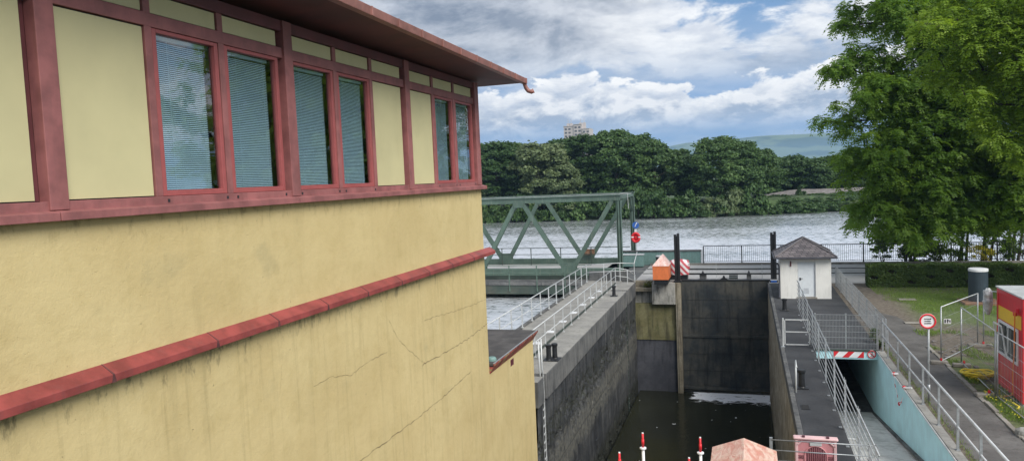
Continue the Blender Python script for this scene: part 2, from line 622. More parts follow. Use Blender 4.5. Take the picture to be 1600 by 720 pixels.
M['asphalt_path'] = concrete('old_path_asphalt', (.095, .09, .085), (.165, .158, .148), (.055, .05, .045), .6, sc=1.0, bump=.5)
M['road'] = concrete('pale_road_slabs', (.36, .355, .345), (.48, .475, .46), (.24, .23, .22), .4, sc=.6, bump=.3)
M['kerb'] = concrete('kerb_concrete', (.22, .20, .17), (.36, .34, .30), (.10, .09, .07), .5)
M['blue_wall'] = simple('pale_blue_painted_concrete', (.47, .76, .82), .75, var=.09, scale=1.1, bump=.15, dirt=((.34, .52, .55), .35), streak=True)
M['teal'] = simple('teal_painted_steel', (.16, .27, .25), .55, var=.12, dirt=((.10, .14, .12), .5), streak=True)
M['white_render'] = simple('white_render', (.74, .735, .69), .9, var=.05, scale=1.5, bump=.2, dirt=((.42, .41, .36), .35), streak=True)
M['white'] = simple('white_paint', (.78, .79, .80), .5, var=.04, dirt=((.5, .5, .48), .3))
M['door'] = simple('door_paint', (.66, .70, .72), .5, var=.04)
M['orange'] = simple('orange_cabin_paint', (.72, .19, .06), .5, var=.08, dirt=((.45, .14, .06), .35))
M['blue_black'] = simple('dark_blue_shell', (.030, .047, .062), .55, var=.15)
M['box_red'] = simple('container_red', (.62, .022, .035), .45, var=.10, scale=1.5, dirt=((.40, .03, .035), .35), streak=True)
M['yellow'] = simple('yellow_paint', (.80, .52, .03), .5, var=.06)
M['bright_red'] = simple('signal_red', (.66, .02, .03), .5, var=.05)
M['glass_dark'] = simple('window_glass', (.03, .04, .045), .06, var=.1)
M['grey_tarp'] = simple('grey_plastic_film', (.42, .43, .43), .5, var=.35, scale=9, bump=.6)
M['hose'] = simple('yellow_hose', (.78, .60, .04), .45, var=.1)
M['cable'] = simple('orange_cable', (.70, .20, .04), .5)
M['pink'] = simple('faded_pink_plastic', (.56, .24, .255), .45, var=.12, scale=3, dirt=((.70, .48, .48), .5))
M['pink_light'] = simple('bleached_pink_plastic', (.70, .46, .46), .45, var=.12, scale=3)
M['maroon'] = simple('old_maroon_plastic', (.115, .03, .04), .5, var=.15)
M['sign_blue'] = simple('sign_blue', (.03, .12, .42), .5)
M['timber'] = simple('weathered_timber', (.22, .12, .07), .8, var=.3, scale=5)
M['bark'] = simple('bark', (.055, .045, .035), .95, var=.35, scale=6, bump=.8)
M['stone'] = concrete('rubble_stone', (.15, .14, .135), (.24, .22, .21), (.08, .07, .06), .5, sc=1.5)
M['far_render'] = simple('far_block_render', (.46, .42, .40), .9, var=.06)
M['far_window'] = simple('far_block_window', (.10, .10, .11), .4)


def glass():
    m = bpy.data.materials.new('window_pane_glass')
    m.use_nodes = True
    t = NT(m.node_tree)
    t.n.clear()
    out = t.new('ShaderNodeOutputMaterial')
    g = t.new('ShaderNodeBsdfGlossy'); g.inputs['Roughness'].default_value = .015
    tr = t.new('ShaderNodeBsdfTransparent'); tr.inputs[0].default_value = (.80, .88, .88, 1)
    lwt = t.new('ShaderNodeLayerWeight'); lwt.inputs['Blend'].default_value = .5
    mx = t.new('ShaderNodeMixShader')
    p = world_pos(t)
    bp = t.new('ShaderNodeBump'); bp.inputs['Strength'].default_value = .25; bp.inputs['Distance'].default_value = .02
    t.put(bp.inputs['Height'], t.noise(p, 1.1, 2, .5))
    t.l.new(bp.outputs[0], g.inputs['Normal'])
    t.put(mx.inputs[0], t.math('ADD', .13, t.math('MULTIPLY', t.math('POWER', lwt.outputs['Facing'], 2.3), .87)))
    t.l.new(tr.outputs[0], mx.inputs[1])
    t.l.new(g.outputs[0], mx.inputs[2])
    t.l.new(mx.outputs[0], out.inputs[0])
    return m


M['glass'] = glass()


def tarp_mat(name, a, bcol, stripes=False):
    m, t, b, out = mat_base(name)
    p = world_pos(t)
    n = t.noise(t.vmath('MULTIPLY', p, (5., 1.6, 2.)), 1.6, 8, .7, .8)
    if stripes:
        x, y, z = t.sep(p)
        w = t.math('SINE', t.math('MULTIPLY', t.math('ADD', t.math('MULTIPLY', x, 1.1), z), 15.))
        c = t.mix(t.ss(w, -.15, .15), (.80, .76, .76), (.58, .09, .11))
    else:
        c = t.mix(t.ss(n, .38, .62), a, bcol)
        n2 = t.noise(t.vmath('MULTIPLY', p, (2., 7., 2.)), 1.8, 6, .6, .6)
        c = t.mix(t.math('MULTIPLY', t.ss(n2, .55, .7), .7), c, (.48, .40, .25))
    t.put(b.inputs['Base Color'], c)
    b.inputs['Roughness'].default_value = .45
    add_bump(t, b, n, .5, .05)
    return m


M['tarp'] = tarp_mat('faded_red_tarp', (.60, .27, .20), (.72, .52, .42))
M['tarp_pale'] = tarp_mat('pale_red_tarp', (.70, .36, .30), (.76, .62, .56))
M['tarp_stripe'] = tarp_mat('striped_tarp', None, None, True)


def slate():
    m, t, b, out = mat_base('slate_shingles')
    tc = t.new('ShaderNodeTexCoord').outputs['UV']
    p = world_pos(t)
    br = t.new('ShaderNodeTexBrick')
    t.put(br.inputs['Vector'], tc)
    br.inputs['Scale'].default_value = 1.
    br.inputs['Brick Width'].default_value = .30
    br.inputs['Row Height'].default_value = .17
    br.inputs['Mortar Size'].default_value = .016
    br.inputs['Color1'].default_value = (.085, .075, .080, 1)
    br.inputs['Color2'].default_value = (.19, .165, .17, 1)
    br.inputs['Mortar'].default_value = (.02, .02, .022, 1)
    c = t.mix(t.ss(t.noise(p, 2., 5, .6), .5, .75), br.outputs['Color'], (.24, .22, .21))
    t.put(b.inputs['Base Color'], c)
    b.inputs['Roughness'].default_value = .6
    add_bump(t, b, t.math('SUBTRACT', 1., br.outputs['Fac']), .7, .02)
    return m


M['slate'] = slate()


def ground_mat():
    m, t, b, out = mat_base('trodden_ground')
    p = world_pos(t)
    x, y, z = t.sep(p)
    n = t.noise(p, .45, 7, .62, .3)
    nf = t.noise(p, 5., 7, .7)
    dirt = t.mix(t.ss(nf, .3, .7), (.085, .068, .050), (.20, .170, .135))
    grass = t.mix(t.ss(nf, .3, .7), (.060, .095, .020), (.13, .18, .045))
    # lawn between the hedge and the worn track, weeds beside the path
    lawn = t.math('MULTIPLY', t.ss(t.math('ADD', y, t.math('MULTIPLY', n, 6.)), 37.2, 39.4), t.ss(x, 6.6, 8.4))
    lawn = t.math('MULTIPLY', lawn, t.ss(t.math('ADD', y, t.math('MULTIPLY', n, 3.)), 46.2, 44.8))
    weeds = t.math('MULTIPLY', t.ss(x, 6.3, 6.8), t.ss(t.math('ADD', n, t.ss(y, 30., 24., 0., .14)), .5, .6))
    weeds = t.math('MULTIPLY', weeds, t.ss(y, 34., 31.))
    f = t.math('MAXIMUM', lawn, t.math('MULTIPLY', weeds, .8))
    c = t.mix(f, dirt, grass)
    c = t.mix(t.ss(t.noise(p, 1.3, 5, .6), .62, .74), c, (.055, .048, .038))
    c = t.mix(t.math('MULTIPLY', t.ss(t.noise(p, 17., 2, .5), .70, .74), .8), c, (.36, .34, .31))
    t.put(b.inputs['Base Color'], c)
    b.inputs['Roughness'].default_value = .97
    add_bump(t, b, nf, .9, .06)
    return m


M['ground'] = ground_mat()
M['bank'] = simple('bank_earth', (.045, .075, .025), .95, var=.45, scale=.6, bump=.5)
M['far_land'] = simple('far_fields', (.075, .105, .045), .95, var=.35, scale=.008)

# ------------------------------------------------------------------ the setting
WR = -1.5                   # river level
WL = -7.2                   # water level in the drained chamber


def struct(name, mb, mat, **kw):
    o = mb.build(name, mat, **kw)
    o['kind'] = 'structure'
    return o


# river and weir basin: one sheet with the lock and lockside ground cut out of it
w = MB()
w.add([(-900, 57.2, WR), (900, 57.2, WR), (900, 152, WR), (-900, 152, WR)], [(0, 1, 2, 3)])
w.add([(-900, -80, WR), (-10.3, -80, WR), (-10.3, 57.2, WR), (-900, 57.2, WR)], [(0, 1, 2, 3)])
struct('river', w, water_mat('river_water', (.11, .13, .125), [(.4, 1.0, .30, .12), (.7, 1.6, 1.2, .07)], .35, ior=1.75, river=True))
w = MB()
w.add([(-6.9, 9, WL), (1.2, 9, WL), (1.2, 48.25, WL), (-6.9, 48.25, WL)], [(0, 1, 2, 3)])
struct('lock_water', w, water_mat('chamber_water', (.018, .019, .011), [(1., 1., .9, .018), (1., 1., 3.2, .010)], .03, foam=True))
g = MB()
g.add([(-9000, -3000, -12), (9000, -3000, -12), (9000, 9000, -12), (-9000, 9000, -12)], [(0, 1, 2, 3)])
struct('river_bed', g, M['bank'])

g = MB()
g.box(4.72, 240, -60, 47.6, -3.2, 0)
struct('ground', g, M['ground'])
g = MB()
g.box(-7.05, 240, 49.0, 57.1, -9, .004)
g.box(1.28, 240, 47.6, 49.0, -9, .004)
struct('road', g, M['road'])
g = MB()
g.box(-10.2, -7.05, 49.0, 60.0, -9, -.02)
struct('bridge_abutment', g, M['conc_dark'])
g = MB()          # asphalt beside the chamber, the tunnel roof and the walk to the little house
g.box(1.335, 2.38, 8, 47.6, -.36, 0)
g.box(2.38, 4.72, 30.12, 47.6, -.24, 0)
struct('lockside_pavement', g, M['asphalt'])
g = MB()
pp = [(4.98, -10), (6.42, -10), (6.42, 20), (6.36, 26), (6.45, 30), (6.9, 33.0), (6.5, 37), (5.4, 39), (4.98, 39)]
g.add([(x, y, .008) for x, y in pp], [tuple(range(len(pp)))])
struct('footpath', g, M['asphalt_path'])
g = MB()
for i in range(40):
    y0 = -8 + i * 1.0
    if y0 < 31: g.box(6.42 + .02 * math.sin(i * 2.1), 6.54 + .02 * math.sin(i * 2.1), y0, y0 + .97, -.1, .05 + .012 * math.sin(i * 3.7))
struct('path_kerb', g, M['kerb'], bevel=.012)
g = MB()
g.box(-7.05, 240, 56.75, 57.2, -9, .13)
struct('quay_kerb', g, M['kerb'])
g = MB()
for y in (51.9, 54.4):
    g.box(-7.0, 60, y, y + .07, .004, .05)
struct('crane_rail', g, M['truss_dark'])

# near bank beyond the quay on the right
def terrain(name, x0, x1, y0, y1, nx, ny, hf, mat):
    vs = []
    for j in range(ny + 1):
        for i in range(nx + 1):
            x = x0 + (x1 - x0) * i / nx
            y = y0 + (y1 - y0) * j / ny
            vs.append((x, y, hf(x, y)))
    fs = [(j * (nx + 1) + i, j * (nx + 1) + i + 1, (j + 1) * (nx + 1) + i + 1, (j + 1) * (nx + 1) + i) for j in range(ny) for i in range(nx)]
    mb = MB(); mb.add(vs, fs)
    return struct(name, mb, mat, smooth=True)


terrain('near_bank', 8.0, 240, 57.2, 70, 120, 12, lambda x, y: .1 - (y - 57.2) * .22 - max(0, 10 - x) * .9 + .25 * noise.noise(Vector((x * .4, y * .4, 0))), M['bank'])


def shore_y(x):
    return 141 + max(0, min(30, (x + 5) * .32))


def far_h(x, y):
    d = y - shore_y(x)
    return WR - .8 + min(max(d, -4) * .55, 3.6) + .35 * noise.noise(Vector((x * .1, y * .1, 3)))


terrain('far_bank', -420, 420, 134, 230, 168, 60, far_h, M['bank'])
terrain('far_plain', -5000, 5000, 229, 6000, 60, 60, lambda x, y: 1.2, M['far_land'])


def wooded_h(x, y):
    a = math.exp(-((x + 190) / 130) ** 2) * math.exp(-((y - 430) / 60) ** 2) * 26
    return 1 + a + (2.0 * noise.noise(Vector((x * .08, y * .08, 1))) + 1.6 * noise.noise(Vector((x * .25, y * .25, 1)))) * (a > 1)


forest = simple('distant_forest', (.035, .060, .025), .95, var=.5, scale=.12, bump=.8)
terrain('wooded_ridge', -420, 40, 330, 520, 150, 50, wooded_h, forest)


def hill_h(x, y):
    a = 206 * math.exp(-abs((x - 520) / 960) ** 3.0) + 124 * math.exp(-((x + 680) / 860) ** 2) + 180 * math.exp(-((x - 1950) / 860) ** 2)
    a = min(a, 211 + 8 * math.sin(x * .005))
    k = math.exp(-((y - 5150) / 480) ** 2)
    return a * k + 13 * noise.noise(Vector((x * .003, y * .003, 0))) * k


def hill_mat():
    m, t, b, out = mat_base('hill_fields')
    p = world_pos(t)
    n = t.noise(t.vmath('MULTIPLY', p, (.5, 1.2, 1.)), .005, 5, .6)
    c = t.mix(t.ss(n, .42, .5), (.035, .06, .03), (.13, .17, .075))
    t.put(b.inputs['Base Color'], c)
    b.inputs['Roughness'].default_value = .95
    return m


terrain('far_hills', -3400, 4400, 4000, 6050, 160, 50, hill_h, hill_mat())

# ------------------------------------------------------------------ control building on the left
BX = -7.07
cb = thing('control_building', 'long yellow stucco building with a red framed upper storey and wide red eaves', 'building', (-11, 8, 0))
mb = MB()
mb.box(-16, BX, -8, 19.55, -9.5, 6.80)
mb.box(-16, -8.9, -8, 19.40, 6.80, 9.70)
mb.build('wall', M['stucco'], cb)
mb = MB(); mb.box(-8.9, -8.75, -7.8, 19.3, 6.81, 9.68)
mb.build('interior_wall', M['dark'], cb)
mb = MB()
mb.box(-8.9, BX - .11, 19.30, 19.42, 6.82, 9.69)
mb.build('end_wall', M['red_dark'], cb)
# sill ledge: sloping sheet with joints
mb = MB()
ys = [-8, 1.9, 6.05, 10.5, 14.9, 19.72]
for a, b_ in zip(ys[:-1], ys[1:]):
    a2, b2 = a + .006, b_ - .006
    mb.hexa([(BX - .06, a2, 6.80), (-6.94, a2, 6.77), (-6.94, b2, 6.77), (BX - .06, b2, 6.80),
             (BX - .06, a2, 6.90), (-6.94, a2, 6.862), (-6.94, b2, 6.862), (BX - .06, b2, 6.90)])
mb.build('window_sill', M['red'], cb, bevel=.006)
# string course half way down
mb = MB()
js = [-8, -3.2, -1.1, 1.0, 3.0, 4.76, 6.52, 8.27, 9.66, 11.08, 12.5, 13.97, 15.4, 16.8, 18.3, 20.06]
for a, b_ in zip(js[:-1], js[1:]):
    a2, b2 = a + .004, b_ - .004
    mb.hexa([(BX + .001, a2, 4.93), (-6.90, a2, 4.90), (-6.90, b2, 4.90), (BX + .001, b2, 4.93),
             (BX + .001, a2, 5.10), (-6.90, a2, 4.99), (-6.90, b2, 4.99), (BX + .001, b2, 5.10)])
mb.build('string_course', M['red_trim'], cb, bevel=.006)
bitu = simple('bitumen_joint', (.10, .035, .035), .8, var=.4, scale=9)
for j in js[3:-1]:
    mb = MB()
    mb.hexa([(BX + .002, j - .012, 4.928), (-6.898, j - .035, 4.897), (-6.898, j + .035, 4.897), (BX + .002, j + .012, 4.928),
             (BX + .002, j - .006, 5.102), (-6.898, j - .012, 4.993), (-6.898, j + .012, 4.993), (BX + .002, j + .006, 5.102)])
    mb.build('course_joint_cover', bitu, cb)
# cracks in the render: thin dark hair lines
cracks = [[(12.06, 1.83), (13.1, 1.81), (14.63, 1.80), (16.09, 1.84), (18.07, 1.97)],
          [(15.11, 2.9), (16.62, 2.86), (17.95, 2.86), (19.5, 2.96)],
          [(10.74, 3.66), (11.35, 3.65), (12.01, 3.51), (12.64, 3.59), (13.45, 3.59)],
          [(13.59, 4.23), (13.97, 3.74), (14.49, 3.37), (15.28, 2.88)],
          [(9.94, 4.73), (9.9, 4.23), (9.78, 3.74)], [(7.74, 3.97), (7.74, 3.67)],
          [(15.33, 3.88), (18.3, 3.68), (19.5, 3.68)]]
crk = simple('crack_brown', (.20, .155, .075), .95, var=.3)
R = random.Random(4)
for ci, L in enumerate(cracks):
    mb = MB()
    pts = []
    for (a, za), (b_, zb) in zip(L[:-1], L[1:]):
        n = max(2, int(abs(b_ - a) / .09) + int(abs(zb - za) / .08))
        for k in range(n):
            q = k / n
            pts.append((a + (b_ - a) * q, za + (zb - za) * q + R.uniform(-.022, .022)))
    pts.append(L[-1])
    wv = [(.012 if ci < 2 else .006) * R.uniform(.25, 1.0) for _ in pts]
    vs, fs = [], []
    for (y, z), wd in zip(pts, wv):
        vs += [(BX + .003, y, z - wd), (BX + .003, y, z + wd)]
    for i in range(len(pts) - 1):
        fs.append((2 * i, 2 * i + 2, 2 * i + 3, 2 * i + 1))
    mb.add(vs, fs)
    mb.build('crack', crk, cb)

# upper storey frame
PIL = [1.55, 6.00, 10.42, 14.86, 19.22]
PW = .24
Z0, Z1, Z2, Z3 = 6.98, 9.10, 9.27, 9.53
for i, py in enumerate([-2.9] + PIL):
    mb = MB()
    mb.box(BX - .10, -7.015, py, py + (.235 if i < 5 else .30), 6.885, 9.70)
    po = mb.build('pillar', M['red'], cb, bevel=.008)
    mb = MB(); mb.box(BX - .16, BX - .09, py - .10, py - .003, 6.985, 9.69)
    mb.build('shadow_groove', M['red_dark'], po, bevel=.006)  # darker red puts the shade of the recess into its colour
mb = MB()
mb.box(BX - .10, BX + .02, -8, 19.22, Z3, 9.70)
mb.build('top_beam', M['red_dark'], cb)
mb = MB()
mb.box(BX - .11, BX + .012, -8, 19.215, Z1 + .002, Z2)
mb.build('transom', M['red'], cb, bevel=.006)
mb = MB()
mb.box(BX - .11, BX + .03, -8, 19.21, 6.872, Z0)
mb.build('bottom_rail', M['red'], cb, bevel=.006)


def panel(y0, y1, z0, z1, name):
    p = MB(); p.box(BX - .06, BX - .022, y0 + .012, y1 - .012, z0 + .012, z1 - .012)
    o = p.build(name, M['panel'], cb)
    q = MB(); q.box(BX - .07, BX - .035, y0, y1, z0, z1)
    q.build('gasket', M['gasket'], o)


def window(y0, y1):
    f = MB()
    a, b_, c, d = y0 + .008, y1 - .008, Z0 + .004, Z1 - .004
    fw = .072
    x0, x1 = BX - .085, BX - .002
    f.box(x0, x1, a, a + fw, c, d)
    f.box(x0, x1, b_ - fw, b_, c, d)
    f.box(x0, x1 - .001, a + fw, b_ - fw, c, c + fw)
    f.box(x0, x1 - .001, a + fw, b_ - fw, d - fw * .7, d)
    fo = f.build('window', M['red_bright'], cb, bevel=.006)
    p = MB(); p.add([(BX - .055, a + fw - .01, c + fw - .01), (BX - .055, b_ - fw + .01, c + fw - .01), (BX - .055, b_ - fw + .01, d - fw * .7 + .01), (BX - .055, a + fw - .01, d - fw * .7 + .01)], [(0, 1, 2, 3)])
    p.build('pane', M['glass'], fo)
    s = MB()
    s.box(BX - .178, BX - .112, a + fw * .6, b_ - fw - .07, d - .10, d - .055)      # head box
    z = c + fw + .01
    ye = b_ - fw - .08
    while z < d - .12:
        s.hexa([(BX - .150, a + fw * .6, z + .016), (BX - .132, a + fw * .6, z - .002), (BX - .132, ye, z - .002), (BX - .150, ye, z + .016),
                (BX - .148, a + fw * .6, z + .018), (BX - .130, a + fw * .6, z + .000), (BX - .130, ye, z + .000), (BX - .148, ye, z + .018)])
        z += .0262
    for q in (.3, .8):
        yy = a + (b_ - a) * q
        s.box(BX - .122, BX - .120, yy, yy + .006, c + fw, d - .1)
    s.build('blind', M['blind'], fo)
    h = MB()
    for yy in (a + .03, b_ - .06):
        h.box(BX + .0305, BX + .036, yy, yy + .035, 6.905, 6.945)
    h.build('drain_cap', M['gasket'], fo)


kinds = ['pww', 'ppp', 'pww', 'wwp', 'pww']
starts = [-2.9] + PIL
for bi in range(5):
    a = starts[bi] + .243 if bi else -2.66
    b_ = starts[bi + 1] - .103
    wd = (b_ - a) / 3
    for k in range(3):
        y0 = a + wd * k + (.0 if k == 0 else .06)
        y1 = a + wd * (k + 1) - (.0 if k == 2 else .06)
        if k:
            mm = MB(); mm.box(BX - .10, BX + .008, y0 - .118, y0 - .002, Z0 + .001, Z3 - .001)
            mm.build('mullion', M['red'], cb, bevel=.006)
        panel(y0, y1, Z2 + .003, Z3 - .003, 'frieze_panel')
        kd = {1: 'ppp', 2: 'pww', 3: 'wwp', 4: 'pww', 0: 'ppp'}[bi][k]
        if kd == 'p': panel(y0, y1, Z0 + .003, Z1 - .003, 'cladding_panel')
        else: window(y0, y1)

# roof with sloping gutter
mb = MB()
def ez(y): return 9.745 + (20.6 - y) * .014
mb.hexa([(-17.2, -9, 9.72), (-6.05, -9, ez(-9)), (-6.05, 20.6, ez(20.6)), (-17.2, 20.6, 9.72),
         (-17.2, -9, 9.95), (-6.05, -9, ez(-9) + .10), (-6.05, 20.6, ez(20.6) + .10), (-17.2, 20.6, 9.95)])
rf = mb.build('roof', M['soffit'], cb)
mb = MB()
yy = -9.0
while yy < 20.58:
    y2 = min(yy + 1.02, 20.62)
    mb.hexa([(-6.049, yy, ez(yy) - .03), (-5.93, yy, ez(yy) - .02), (-5.93, y2 - .012, ez(y2) - .02), (-6.049, y2 - .012, ez(y2) - .03),
             (-6.049, yy, ez(yy) + .125), (-5.91, yy, ez(yy) + .125), (-5.91, y2 - .012, ez(y2) + .125), (-6.049, y2 - .012, ez(y2) + .125)])
    mb.box(-6.045, -5.90, y2 - .03, y2 + .02, ez(y2) - .028, ez(y2) + .13)
    yy = y2
    if y2 >= 20.6: break
mb.build('gutter', M['copper'], rf, bevel=.008)
mb = MB()
mb.tube([(-5.99, 20.58, 9.80), (-5.98, 20.63, 9.70), (-5.95, 20.66, 9.60), (-5.89, 20.68, 9.52), (-5.81, 20.70, 9.49), (-5.74, 20.71, 9.52)], [.05, .055, .06, .062, .062, .066], 12)
mb.build('gutter_spout', M['copper'], rf, smooth=True)

# ------------------------------------------------------------------ annex in front of it
ax = thing('annex', 'low yellow annex with a flat dark roof edged in peeling red paint', 'annex', (-9, 21.8, 0))
mb = MB(); mb.box(-14, BX + .004, 19.552, 24.05, -9.6, 1.52)
mb.build('wall', M['stucco'], ax)
mb = MB(); mb.box(-14.2, -6.94, 19.56, 24.22, 1.72, 1.80)
mb.build('roof', M['roofing'], ax)


def peel_mat():
    m, t, b, out = mat_base('peeling_fascia_paint')
    p = world_pos(t)
    x, y, z = t.sep(p)
    sl = t.xyz(0., t.math('ADD', t.math('MULTIPLY', y, 4.2), t.math('MULTIPLY', z, -2.4)), t.math('MULTIPLY', z, .8))
    n = t.noise(sl, 1.6, 6, .7, .4)
    c = t.ramp(n, [(0., (.03, .022, .02)), (.40, (.05, .03, .028)), (.47, (.30, .06, .05)), (.53, (.36, .09, .07)), (.58, (.22, .20, .08)), (.66, (.34, .31, .18)), (.72, (.06, .05, .04))])
    t.put(b.inputs['Base Color'], c)
    b.inputs['Roughness'].default_value = .8
    return m


peel = peel_mat()
mb = MB()
mb.hexa([(BX - .02, 19.56, 1.50), (BX + .008, 19.56, 1.50), (BX + .008, 24.1, 1.50), (BX - .02, 24.1, 1.50),
         (BX - .02, 19.56, 1.74), (-6.925, 19.56, 1.74), (-6.925, 24.235, 1.74), (BX - .02, 24.235, 1.74)])
mb.box(-6.95, -6.918, 19.56, 24.24, 1.742, 1.80)
mb.build('fascia', peel, ax)
mb = MB(); mb.box(-6.955, -6.912, 19.56, 24.245, 1.801, 1.815)
mb.build('roof_edge_strip', M['steel'], ax)
mb = MB(); mb.box(BX - .02, BX + .008, 21.5, 21.82, 1.22, 1.42)
mb.build('wall_vent', M['maroon'], ax)
mb = MB()
mb.lathe(-7.12, 19.95, [(.14, 1.80), (.13, 1.86), (.10, 1.90), (.05, 1.91)], 14)
mb.build('roof_outlet', M['teal'], ax)

# ------------------------------------------------------------------ left chamber wall and pier
lw = thing('lock_wall', 'tall stained left wall of the lock chamber with mossy broken masonry under the white railing', 'lock wall', (-8.6, 36, 0))
mb = MB()
mb.box(-10.2, -7.95, 24.06, 49.0, -9.5, -.002)
mb.build('pier_body', M['conc'], lw)
mb = MB()
ys = [24.06, 24.86]
segs = [(24.06, 24.84), (25.22, 31.0), (31.02, 37.6), (37.62, 44.2), (44.62, 48.0)]
for a, b_ in segs:
    mb.box(-7.948, -6.95, a, b_ - .01, -.92, 0)
mb.box(-7.948, -7.30, 24.84, 25.22, -.92, -.003)
mb.box(-7.948, -7.30, 44.19, 44.62, -.92, -.003)
mb.build('coping', M['conc_dark'], lw, bevel=.03)
mb = MB()
for a, b_ in segs:
    mb.box(-7.949, -6.97, a, b_ - .01, .001, .006)
mb.box(-10.17, -7.95, 24.08, 47.0, .001, .006)
mb.build('deck_surface', M['conc'], lw)
# chamber face with broken masonry and two ladder slots
NY, NZ = 300, 100
vs = []
for j in range(NZ + 1):
    z = -.93 - (9.3 - .93) * j / NZ
    for i in range(NY + 1):
        y = 24.06 + (48.1 - 24.06) * i / NY
        x = -7.0
        n = noise.fractal(Vector((y * .5, z * .8, 1.3)), 1.0, 2.1, 5)
        n2 = noise.fractal(Vector((y * 1.9, z * 1.6, 7.3)), .9, 2.1, 5)
        zz = z + n * 1.0
        band = max(0, 1 - abs(zz + 2.5) / 1.0)
        d = -.015 + .02 * n2 - band * max(0, n2 + .10) * .26
        low = max(0, min(1, (-5.8 - z) / 1.2))
        d -= low * max(0, n2 + .1) * .30
        for cy in (30.2, 33.9, 37.4, 41.6):
            if abs(y - cy) < .10 and -6.3 < z < -1.6 and noise.noise(Vector((cy, z * .7, 2))) > -.12: d -= .34
        for cy in (25.03, 44.40):
            if abs(y - cy) < .20: d = -.30
        vs.append((x + d, y, z))
fs = []
for j in range(NZ):
    for i in range(NY):
        a = j * (NY + 1) + i
        fs.append((a, a + NY + 1, a + NY + 2, a + 1))
mb = MB(); mb.add(vs, fs)
mb.build('chamber_face', M['lockwall'], lw)
for cy in (25.03, 44.40):
    mb = MB()
    for s in (-.15, .15):
        mb.box(-7.08, -7.04, cy + s - .015, cy + s + .015, -8.5, -.05)
    mb.build('ladder', M['galv_pale' if cy < 30 else 'truss_dark'], lw)
    z = -.35
    mb = MB()
    while z > -7.4:
        mb.beam((-7.06, cy - .15, z), (-7.06, cy + .15, z), .035, .035)
        z -= .30
    mb.build('ladder_rung', M['galv_pale' if cy < 30 else 'conc_dark'], lw)
    if cy < 30:
        mb = MB()
        for s in (-.17, .17):
            mb.tube([(-7.06, cy + s, -.3), (-7.10, cy + s, .3), (-7.10, cy + s, 1.28)], .028, 8)
        mb.build('grab_pole', M['galv_pale'], lw, smooth=True)
mb = MB()
mb.box(-10.25, -10.12, 24.3, 47.0, 0.0, .12)
mb.build('pier_kerb', M['conc_dark'], lw)
# little white plates let into the walkway
for i in range(8):
    y = 27.3 + i * 2.35
    mb = MB(); mb.box(-8.75, -8.42, y, y + .34, .006, .055)
    mb.build('cover_plate', M['white'], lw, bevel=.01)


def pier_rail(name, label, x, y0, y1, n, mid=True, loc=None, mat='galv_pale', h=1.12, base=0., slope=None, r=.024):
    t = thing(name, label, 'railing', loc or (x, (y0 + y1) / 2, base))
    mb = MB()
    mb.tube([(x, y0, base + h), (x, y1, base + h)], r, 8)
    mb.build('handrail', M[mat], t, smooth=True)
    mb = MB()
    mb.tube([(x, y0, base + h * .52), (x, y1, base + h * .52)], r * .75, 8)
    mb.build('middle_rail', M[mat], t, smooth=True)
    for i in range(n):
        y = y0 + (y1 - y0) * i / (n - 1)
        mb = MB()
        mb.box(x - .022, x + .022, y - .022, y + .022, base, base + h - .01)
        mb.box(x - .06, x + .06, y - .05, y + .05, base, base + .02)
        mb.build('post', M[mat], t)
    return t


r1 = pier_rail('railing', 'pale tube railing along the chamber side of the left pier, nearest the black bollards', -8.02, 24.4, 46.6, 15)
mb = MB(); mb.box(-8.035, -8.005, 24.4, 46.6, .10, .19)
mb.build('toe_board', M['truss_dark'], r1)
r2 = pier_rail('railing', 'pale tube railing along the weir side of the left pier, above the water', -10.05, 24.4, 47.4, 15, base=.1)
# corner pieces at the head of the pier
t = thing('railing', 'short pale railing stepping round the head of the left pier beside the truss portal', 'railing', (-7.6, 47.4, 0))
mb = MB()
P = [(-8.02, 46.6, 1.12), (-7.35, 45.6, .98), (-6.98, 47.9, .55)]
mb.tube([(-8.02, 46.6, 1.12), (-7.30, 46.9, .95), (-6.95, 48.0, .45)], .024, 8)
mb.tube([(-8.02, 46.6, .60), (-7.30, 46.9, .47), (-6.95, 48.0, .02)], .018, 8)
mb.tube([(-10.05, 47.5, 1.22), (-8.0, 48.3, 1.22), (-7.1, 48.6, 1.15)], .024, 8)
mb.tube([(-10.05, 47.5, .7), (-8.0, 48.3, .7), (-7.1, 48.6, .65)], .018, 8)
mb.tube([(-7.1, 48.6, 1.15), (-7.1, 50.2, 1.75)], .024, 8)
mb.build('handrail', M['galv_pale'], t, smooth=True)
for x, y, h in ((-7.30, 46.9, .95), (-6.97, 47.9, .5), (-8.0, 48.3, 1.2), (-7.1, 48.6, 1.15), (-9.0, 47.9, 1.2)):
    mb = MB(); mb.box(x - .022, x + .022, y - .022, y + .022, 0, h)
    mb.build('post', M['galv_pale'], t)
t = thing('retaining_wall', 'low dark concrete upstand closing the head of the left pier', 'wall', (-9, 48.8, 0))
mb = MB(); mb.box(-10.15, -7.6, 48.6, 49.0, -.5, .62)
mb.build('upstand', M['conc_dark'], t)


def bollard(x, y, label, h=.55, twin=False):
    t = thing('mooring_bollard', label, 'bollard', (x, y, 0), 'black mooring bollards on the lock walls')
    for k, dx in enumerate((0, .26) if twin else (0,)):
        mb = MB()
        mb.lathe(x + dx * .7, y + dx * .9, [(.13, .02), (.105, .06), (.095, h * .45), (.095, h * .8), (.12, h * .84), (.125, h * .97), (.10, h)], 18)
        mb.build('drum', M['blacksteel'], t, smooth=False)
    mb = MB(); mb.box(x - .20, x + (.40 if twin else .20), y - .19, y + (.45 if twin else .19), 0.006, .035)
    mb.build('base_plate', M['blacksteel'], t, bevel=.006)
    return t


